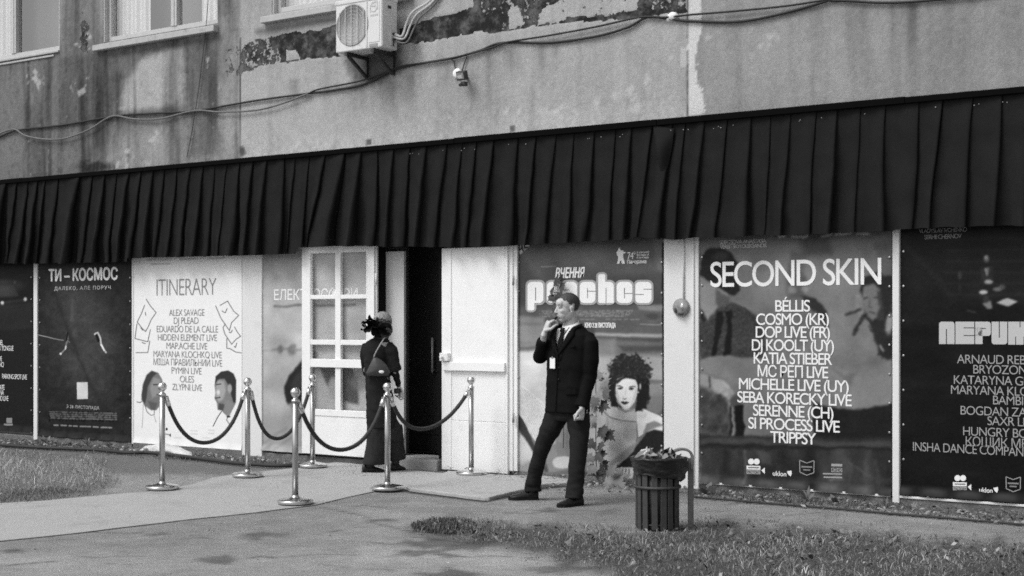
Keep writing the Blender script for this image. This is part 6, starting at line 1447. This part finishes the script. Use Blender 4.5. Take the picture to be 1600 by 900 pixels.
    for i, (r_, dz) in enumerate(((.064, -.035), (.066, .0), (.0645, .028), (.070, .030), (.079, -.008), (.083, -.026))):
        for k in range(n+1):
            a = math.pi*2*(k/n)+0.0; fw = math.cos(a); 
            vs.append(Vector((lerp(nb.x, ax.x, .45), lerp(nb.y, ax.y, .45), fr+.018))+T.f*fw*r_+T.l*math.sin(a)*r_+Vector((0, 0, dz-.026*fw-(.014 if i > 3 and abs(fw) > .8 and fw > 0 else 0))))
    m.add(vs, [(i*(n+1)+k, i*(n+1)+k+1, (i+1)*(n+1)+k+1, (i+1)*(n+1)+k) for i in range(5) for k in range(n)]); m.build('collar', M['shirt'], sh, True, local=True)
    m = MB(); vs = []
    zk = P(0, 512.5).z
    for s, wd in ((0, .020), (.10, .024), (.18, .015), (.5, .026), (1, .034), (1.25, .036)):
        z = lerp(zk, zA, s); o = .016 if s < .15 else .008
        x, hw, hd_, tl = sec(z); c = Vector((x, 0, z))+T.f*(max(hd_-.014, .082)+o)
        for k in (-1, -.4, .4, 1): vs.append(c+T.l*wd*k+T.f*(.006*(1-k*k)))
    m.add(vs, [(i*4+k, i*4+k+1, (i+1)*4+k+1, (i+1)*4+k) for i in range(5) for k in range(3)]); te = m.build('tie', M['tie'], sh, True, local=True); sm = te.modifiers.new('thick', 'SOLIDIFY'); sm.thickness = .006
    # ---- lanyard and badge
    zbad = P(0, 557).z; cb = P(869.5, 557, 0); lb = (cb.x-sec(zbad)[0])/ (T.l.x)  # where the badge hangs on the chest
    bc = surf(-.055, P(0, 566).z, .022)
    m = MB()
    for q in (-1, 1): 
        pts = [surf(.07*q, zN-.03, .022), surf(.05*q-.02, lerp(zA, zN, .5), .024), surf(-.045, P(0, 552).z, .020)]; m.tube(catmull(pts, 5), .004, 6)
    m.tube([surf(-.045, P(0, 552).z, .020), bc+Vector((0, 0, .04))], .004, 6)
    ly = m.build('lanyard', M['tie'], t, True, local=True)
    fr = T; m = MB(); m.obox(bc+Vector((0, 0, -.006)), fr.l*.029, fr.f*.002, Vector((0, 0, .046))); bd = m.build('badge', M['white_paint'], ly, local=True)
    m = MB(); m.obox(bc+Vector((0, 0, .036))+fr.f*.003, fr.l*.011, fr.f*.001, Vector((0, 0, .003))); m.obox(bc+Vector((0, 0, .044))+fr.f*.001, fr.l*.006, fr.f*.004, Vector((0, 0, .008))); m.build('clip', M['steel'], bd, local=True)
    # ---- trousers
    m = MB(); a, b = P(889, 628, 0), P(888.5, 652, 0)
    m.tube([a, lerp(a, b, .5), b, b-Vector((0, 0, .03))], [(.185, .12), (.19, .125), (.185, .125), (.15, .11)], 24, side=T.l)
    m.tube([P(874, 640, .05), P(867, 656, .07), P(858, 674, .085), P(850.5, 690, .10), P(843, 714, .14), P(836, 738, .175), P(832.5, 758, .20), P(833, 768, .20)], [.104, .105, .091, .078, .071, .067, .069, .076], 18)
    m.tube([P(902, 640, -.05), P(904, 658, -.08), P(905, 676, -.10), P(904.5, 694, -.12), P(902.5, 720, -.15), P(900.5, 746, -.175), P(898, 768, -.20), P(897, 780, -.21)], [.104, .102, .091, .083, .076, .072, .074, .080], 18)
    me = voxel(m, .008, 5)
    def tw(p):
        low = max(0, 1-p.z/.45); hi = max(0, 1-abs(p.z-.62)/.2)
        return .007*noise.noise(Vector((p.x*8, p.y*8, p.z*9)))+(.013*low+.010*hi)*noise.noise(Vector((p.x*14+p.z*12, p.y*10+p.z*5, p.z*9)))+.010*low*noise.noise(Vector((p.x*9, p.y*9, p.z*30)))+.0025*noise.noise(Vector((p.x*25+p.z*14, p.y*25, p.z*22)))
    wrinkle(me, tw); cull(me, lambda v: v.z > .062+.012*noise.noise(v*14)); tr = link_mesh('trousers', me, M['trousers'], t, True); sm = tr.modifiers.new('thick', 'SOLIDIFY'); sm.thickness = .005; sm.offset = -1
    shoe(t, RTOE, RHEEL, .050); shoe(t, LTOE, LHEEL, .052)
    # the small black stick at his lips: a thing of its own
    c = H.p(.098*HS, 0, -.071*HS); e = P(862.5, 503, -.075); m = MB(); m.tube([c, e], .007, 10); m.tube([lerp(c, e, .25), e], .010, 10)
    w_ = Matrix.Translation(P.g) @ Matrix.Rotation(TH, 4, 'Z'); m.v = [tuple(w_ @ Vector(p)) for p in m.v]; o = link_mesh('vape', m.mesh('vape'), M['sole'], None, True); tag(o, 'small black vape held at the lips of the man in the suit', 'vape')
man()

def woman():
    P = Placer(594, 738); T = Frame(P(592, 560, 0), 180+38); H = Frame(P(599.5, 507, .03), 180+52, 4); HS = .95
    m = MB(); head(m, H, HS); nb = P(596, 528, .01)
    m.tube([H.p(-.02, 0, -.03), H.p(-.03, 0, -.10), nb, nb-Vector((0, 0, .08))], [.046, .044, .048, .07], 16)
    RS, RE, RW = P(610, 545, -.03), P(616, 578, -.03), P(623.5, 606, .12)
    LS, LE, LW = P(571, 545, .05), P(572, 578, .14), P(590, 590, .30)
    m.tube([RS, RE, RW], [.04, .034, .022], 12); m.tube([LS, LE, LW], [.04, .034, .022], 12)
    a, b = P(591, 535, .02), P(593, 640, .02); m.tube([a, lerp(a, b, .5), b], [(.14, .075), (.12, .075), (.15, .085)], 16, side=T.l)
    LTOE, LHEEL, RTOE, RHEEL = P(600, 739, .02), P(566, 742, -.05), P(632, 733, .22), P(611, 736, .10)
    LA, RA = P(577, 730, -.03), P(618, 724, .12)
    m.tube([P(585, 640, 0), P(584, 690, 0), LA], [.08, .055, .045], 12); m.tube([P(604, 640, .04), P(612, 685, .10), RA], [.08, .055, .045], 12)
    for A_, h_, t_ in ((LA, LHEEL, LTOE), (RA, RHEEL, RTOE)): m.tube([A_, Vector((A_.x, A_.y, .06)), lerp(h_, t_, .55)*Vector((1, 1, 0))+Vector((0, 0, .05))], [.04, .035, .025], 10)
    hand(m, RW, (.25, .25, -1), (-.8, .5, 0), 1, ((40, 60, 30), (45, 62, 30), (50, 64, 30), (52, 64, 30)), .92); hand(m, LW, (.4, .8, -.1), (0, 0, -1), 1, ((30, 40, 20),)*4, .92)
    me = voxel(m, .0045, 3, .4); fa = face_paint(me, H, .30, HS); fa[co_of(me)[:,2] < .5] = .012; set_attr(me, 'art', fa); t = link_mesh('person', me, M['skin'], None, True); t.location = P.g; t.rotation_euler = (0, 0, TH)
    tag(t, 'woman in dark clothes with a black flower in her hair, seen from behind, walking in', 'person')
    # ---- hair: pale crown and a dark gathered nape
    m = MB(); H.ell(m, (-.018*HS, 0, .045*HS), (.108*HS, .087*HS, .098*HS)); me = voxel(m, .005, 2)
    cull(me, lambda v: (lambda q: q[2]+.03*q[0]+.012*noise.noise(v*60) > .052)(H.inv(v)/HS)); wrinkle(me, lambda p: .004*noise.noise(Vector((p.x*110, p.y*110, p.z*14)))+.004*noise.noise(Vector((p.x*45, p.y*45, p.z*9))))
    hm = gmat('hair_blond', .27, .5, .4, ns=70, na=.8, bump=.5, bs=200, bd=.004, stretch=(1, 1, .2)); link_mesh('hair', me, hm, t, True)
    m = MB(); m.ell(P(601, 516, -.03), (.085, .07, .075)); m.ell(P(606, 512, .02), (.040, .07, .095)); m.ell(P(596, 508, -.02), (.08, .07, .07)); m.ell(P(598, 524, -.02), (.07, .06, .06)); me = voxel(m, .006, 3); wrinkle(me, lambda p: .006*noise.noise(Vector((p.x*70, p.y*70, p.z*18)))); link_mesh('hair', me, M['hair_dark'], t, True)
    r = random.Random(4); m = MB()
    for cx, cy, s in ((582, 500, .055), (575, 504, .055), (571, 508, .045), (578, 511, .06), (590, 508, .07), (597, 513, .065), (586, 505, .07), (580, 506, .07), (574, 512, .05), (571, 516, .045), (584, 512, .07), (593, 512, .075), (602, 514, .06), (577, 502, .04), (568, 509, .035), (592, 518, .07), (586, 518, .06)):
        c = P(cx, cy, -.07+r.uniform(-.03, .03)); u = Vector((r.uniform(-1, 1), r.uniform(-.8, .2), r.uniform(-1, 1))).normalized(); v = u.orthogonal(); q = u.cross(v)
        n = 18; vs = [c]
        for j, rr in enumerate((.4, .75, 1.)):
            for k in range(n): a = 6.283*k/n; vs.append(c+(v*math.cos(a)+q*math.sin(a))*s*rr*.85+u*s*.22*math.sin(a*3+cx)*rr**1.5)
        m.add(vs, [(0, 1+k, 1+(k+1) % n) for k in range(n)]+[(1+j*n+k, 1+j*n+(k+1) % n, 1+(j+1)*n+(k+1) % n, 1+(j+1)*n+k) for j in range(2) for k in range(n)])
    fl = m.build('hair_flower', gmat('black_petal', .006, .8, .08), t, True, local=True)
    # ---- coat
    wool = gmat('coat_cloth', .020, .95, .06, ns=9, na=.3, bump=.3, bs=240, bd=.002, fine=.2, fs=300)
    def loft(m, secs, n=28, yaw=T):
        vs = []
        for py, x0, x1, dp, y in secs:
            c = P((x0+x1)/2, py, y); hw = (P(x1, py, y).x-P(x0, py, y).x)/2
            for k in range(n): a = 2*math.pi*k/n; vs.append(c+Vector((math.cos(a)*hw, math.sin(a)*dp, 0)))
        N = len(secs); m.add(vs, [(i*n+k, i*n+(k+1) % n, (i+1)*n+(k+1) % n, (i+1)*n+k) for i in range(N-1) for k in range(n)]+[tuple(range(n-1, -1, -1)), tuple((N-1)*n+k for k in range(n))])
    m = MB(); loft(m, [(668, 573, 622, .17, .02), (640, 572, 618, .165, .02), (612, 571.5, 613, .155, .02), (590, 570.5, 610, .145, .02), (570, 569, 609.5, .14, .02), (552, 567, 612, .135, .02), (541, 567.5, 613, .125, .02), (534, 573, 609, .105, .02), (529, 583, 605, .085, .02), (524, 587, 605, .07, .02)])
    m.tube([P(606, 540, -.01), P(611, 547, -.04), P(614.5, 562, -.05), P(616.5, 577, -.03)], [.062, .070, .066, .072], 16); m.tube([P(615.8, 573, -.035), P(616.6, 579, -.03)], [.077, .079], 16)
    m.tube([P(615.5, 574, -.03), P(619, 590, .04), P(622.5, 602, .10)], [.048, .036, .031], 14)
    m.tube([P(574, 540, .05), P(571.5, 550, .08), P(571, 566, .12), P(576, 584, .22)], [.06, .062, .058, .055], 14)
    me = voxel(m, .009, 6); wrinkle(me, lambda p: .008*noise.noise(Vector((p.x*7, p.y*7, p.z*9)))+.007*noise.noise(Vector((p.x*16+p.z*12, p.y*16, p.z*20)))); link_mesh('coat', me, wool, t, True)
    m = MB(); loft(m, [(652, 576, 618, .14, .02), (672, 575.5, 628, .15, .03), (688, 575, 630, .15, .04)])
    m.tube([P(592, 665, .0), P(590, 690, -.01), P(587, 712, -.02), P(585, 723, -.03), P(585, 727, -.03)], [(.118, .12), (.118, .12), (.115, .12), (.113, .12), (.110, .115)], 18); m.tube([P(612, 668, .05), P(617, 690, .08), P(620, 708, .11), P(621, 718, .12)], [(.10, .11), (.088, .11), (.070, .10), (.064, .10)], 16)
    me = voxel(m, .009, 5); wrinkle(me, lambda p: .010*noise.noise(Vector((p.x*9, p.y*9, p.z*5)))+.006*noise.noise(Vector((p.x*24, p.y*24, p.z*8)))); cull(me, lambda v: v.z > .085)
    link_mesh('trousers', me, gmat('trouser_wool', .030, .95, .06, ns=12, na=.35, bump=.3, bs=240, bd=.002), t, True)
    shoe(t, LTOE, LHEEL, .050); shoe(t, RTOE, RHEEL, .050)
    W = Matrix.Translation(P.g) @ Matrix.Rotation(TH, 4, 'Z')
    # ---- shoulder bag
    b = thing('shoulder_bag', 'triangular dark shoulder bag with a pale strap on the walking woman', 'bag', P.g, TH)
    m = MB(); yb = -.17; o = [(584, 557), (579, 568), (571.5, 583), (573, 586.5), (590, 588), (607, 587), (610, 581), (604, 570), (596, 562), (588, 558)]
    N = len(o); c = P(590, 577, yb-.03); fr = [P(a_, b_, yb+.01) for a_, b_ in o]; bk = [P(a_, b_, yb+.06) for a_, b_ in o]; mid = [lerp(P(590, 577, yb-.035), P(a_, b_, yb-.012), .82) for a_, b_ in o]
    m.add(fr+bk+mid+[c], [(i, (i+1) % N, N+(i+1) % N, N+i) for i in range(N)]+[(2*N+i, 2*N+(i+1) % N, (i+1) % N, i) for i in range(N)]+[(3*N, 2*N+(i+1) % N, 2*N+i) for i in range(N)]+[tuple(range(2*N-1, N-1, -1))])
    m.build('bag_body', gmat('bag_leather', .055, .55, .4, ns=16, na=.4, bump=.4, bs=30, bd=.006), b, True, local=True)
    m = MB(); pts = catmull([P(584, 558, yb+.0), P(588, 549, yb-.0), P(595, 537, yb+.03), P(600, 529, yb+.06), P(602, 526.5, yb+.12)], 6); m.tube(pts, .0065, 8); m.build('strap', gmat('strap', .34, .6, .3, ns=30, na=.2), b, True, local=True)
    m = MB(); m.ell(P(596, 581, yb-.05), (.028, .006, .016), None, 14, 8); m.build('pale_tag', M['white_paint'], b, True, local=True)
    # ---- what she carries in her hand
    k = thing('carried_camera', 'small black camera with a pale strap in the walking woman\'s hand', 'camera', P.g, TH)
    c = P(621, 611, .07); m = MB(); m.obox(c, (.036, 0, 0), (0, .022, 0), (0, 0, .028)); m.tube([c+Vector((0, -.02, 0)), c+Vector((.005, -.055, 0))], .020, 14); m.build('camera_body', M['black_metal'], k, bevel=.004, local=True)
    m = MB(); pts = catmull([P(622, 606, .05), P(627, 607, .04), P(630, 614, .04), P(630, 622, .05), P(625.5, 624.5, .06), P(622, 618, .06)], 6); m.tube(pts, [(.013, .008)]*len(pts), 8); m.ell(P(628, 617, .05), (.022, .02, .032)); m.build('pale_strap', M['pipe_wrap'], k, True, local=True)
woman()
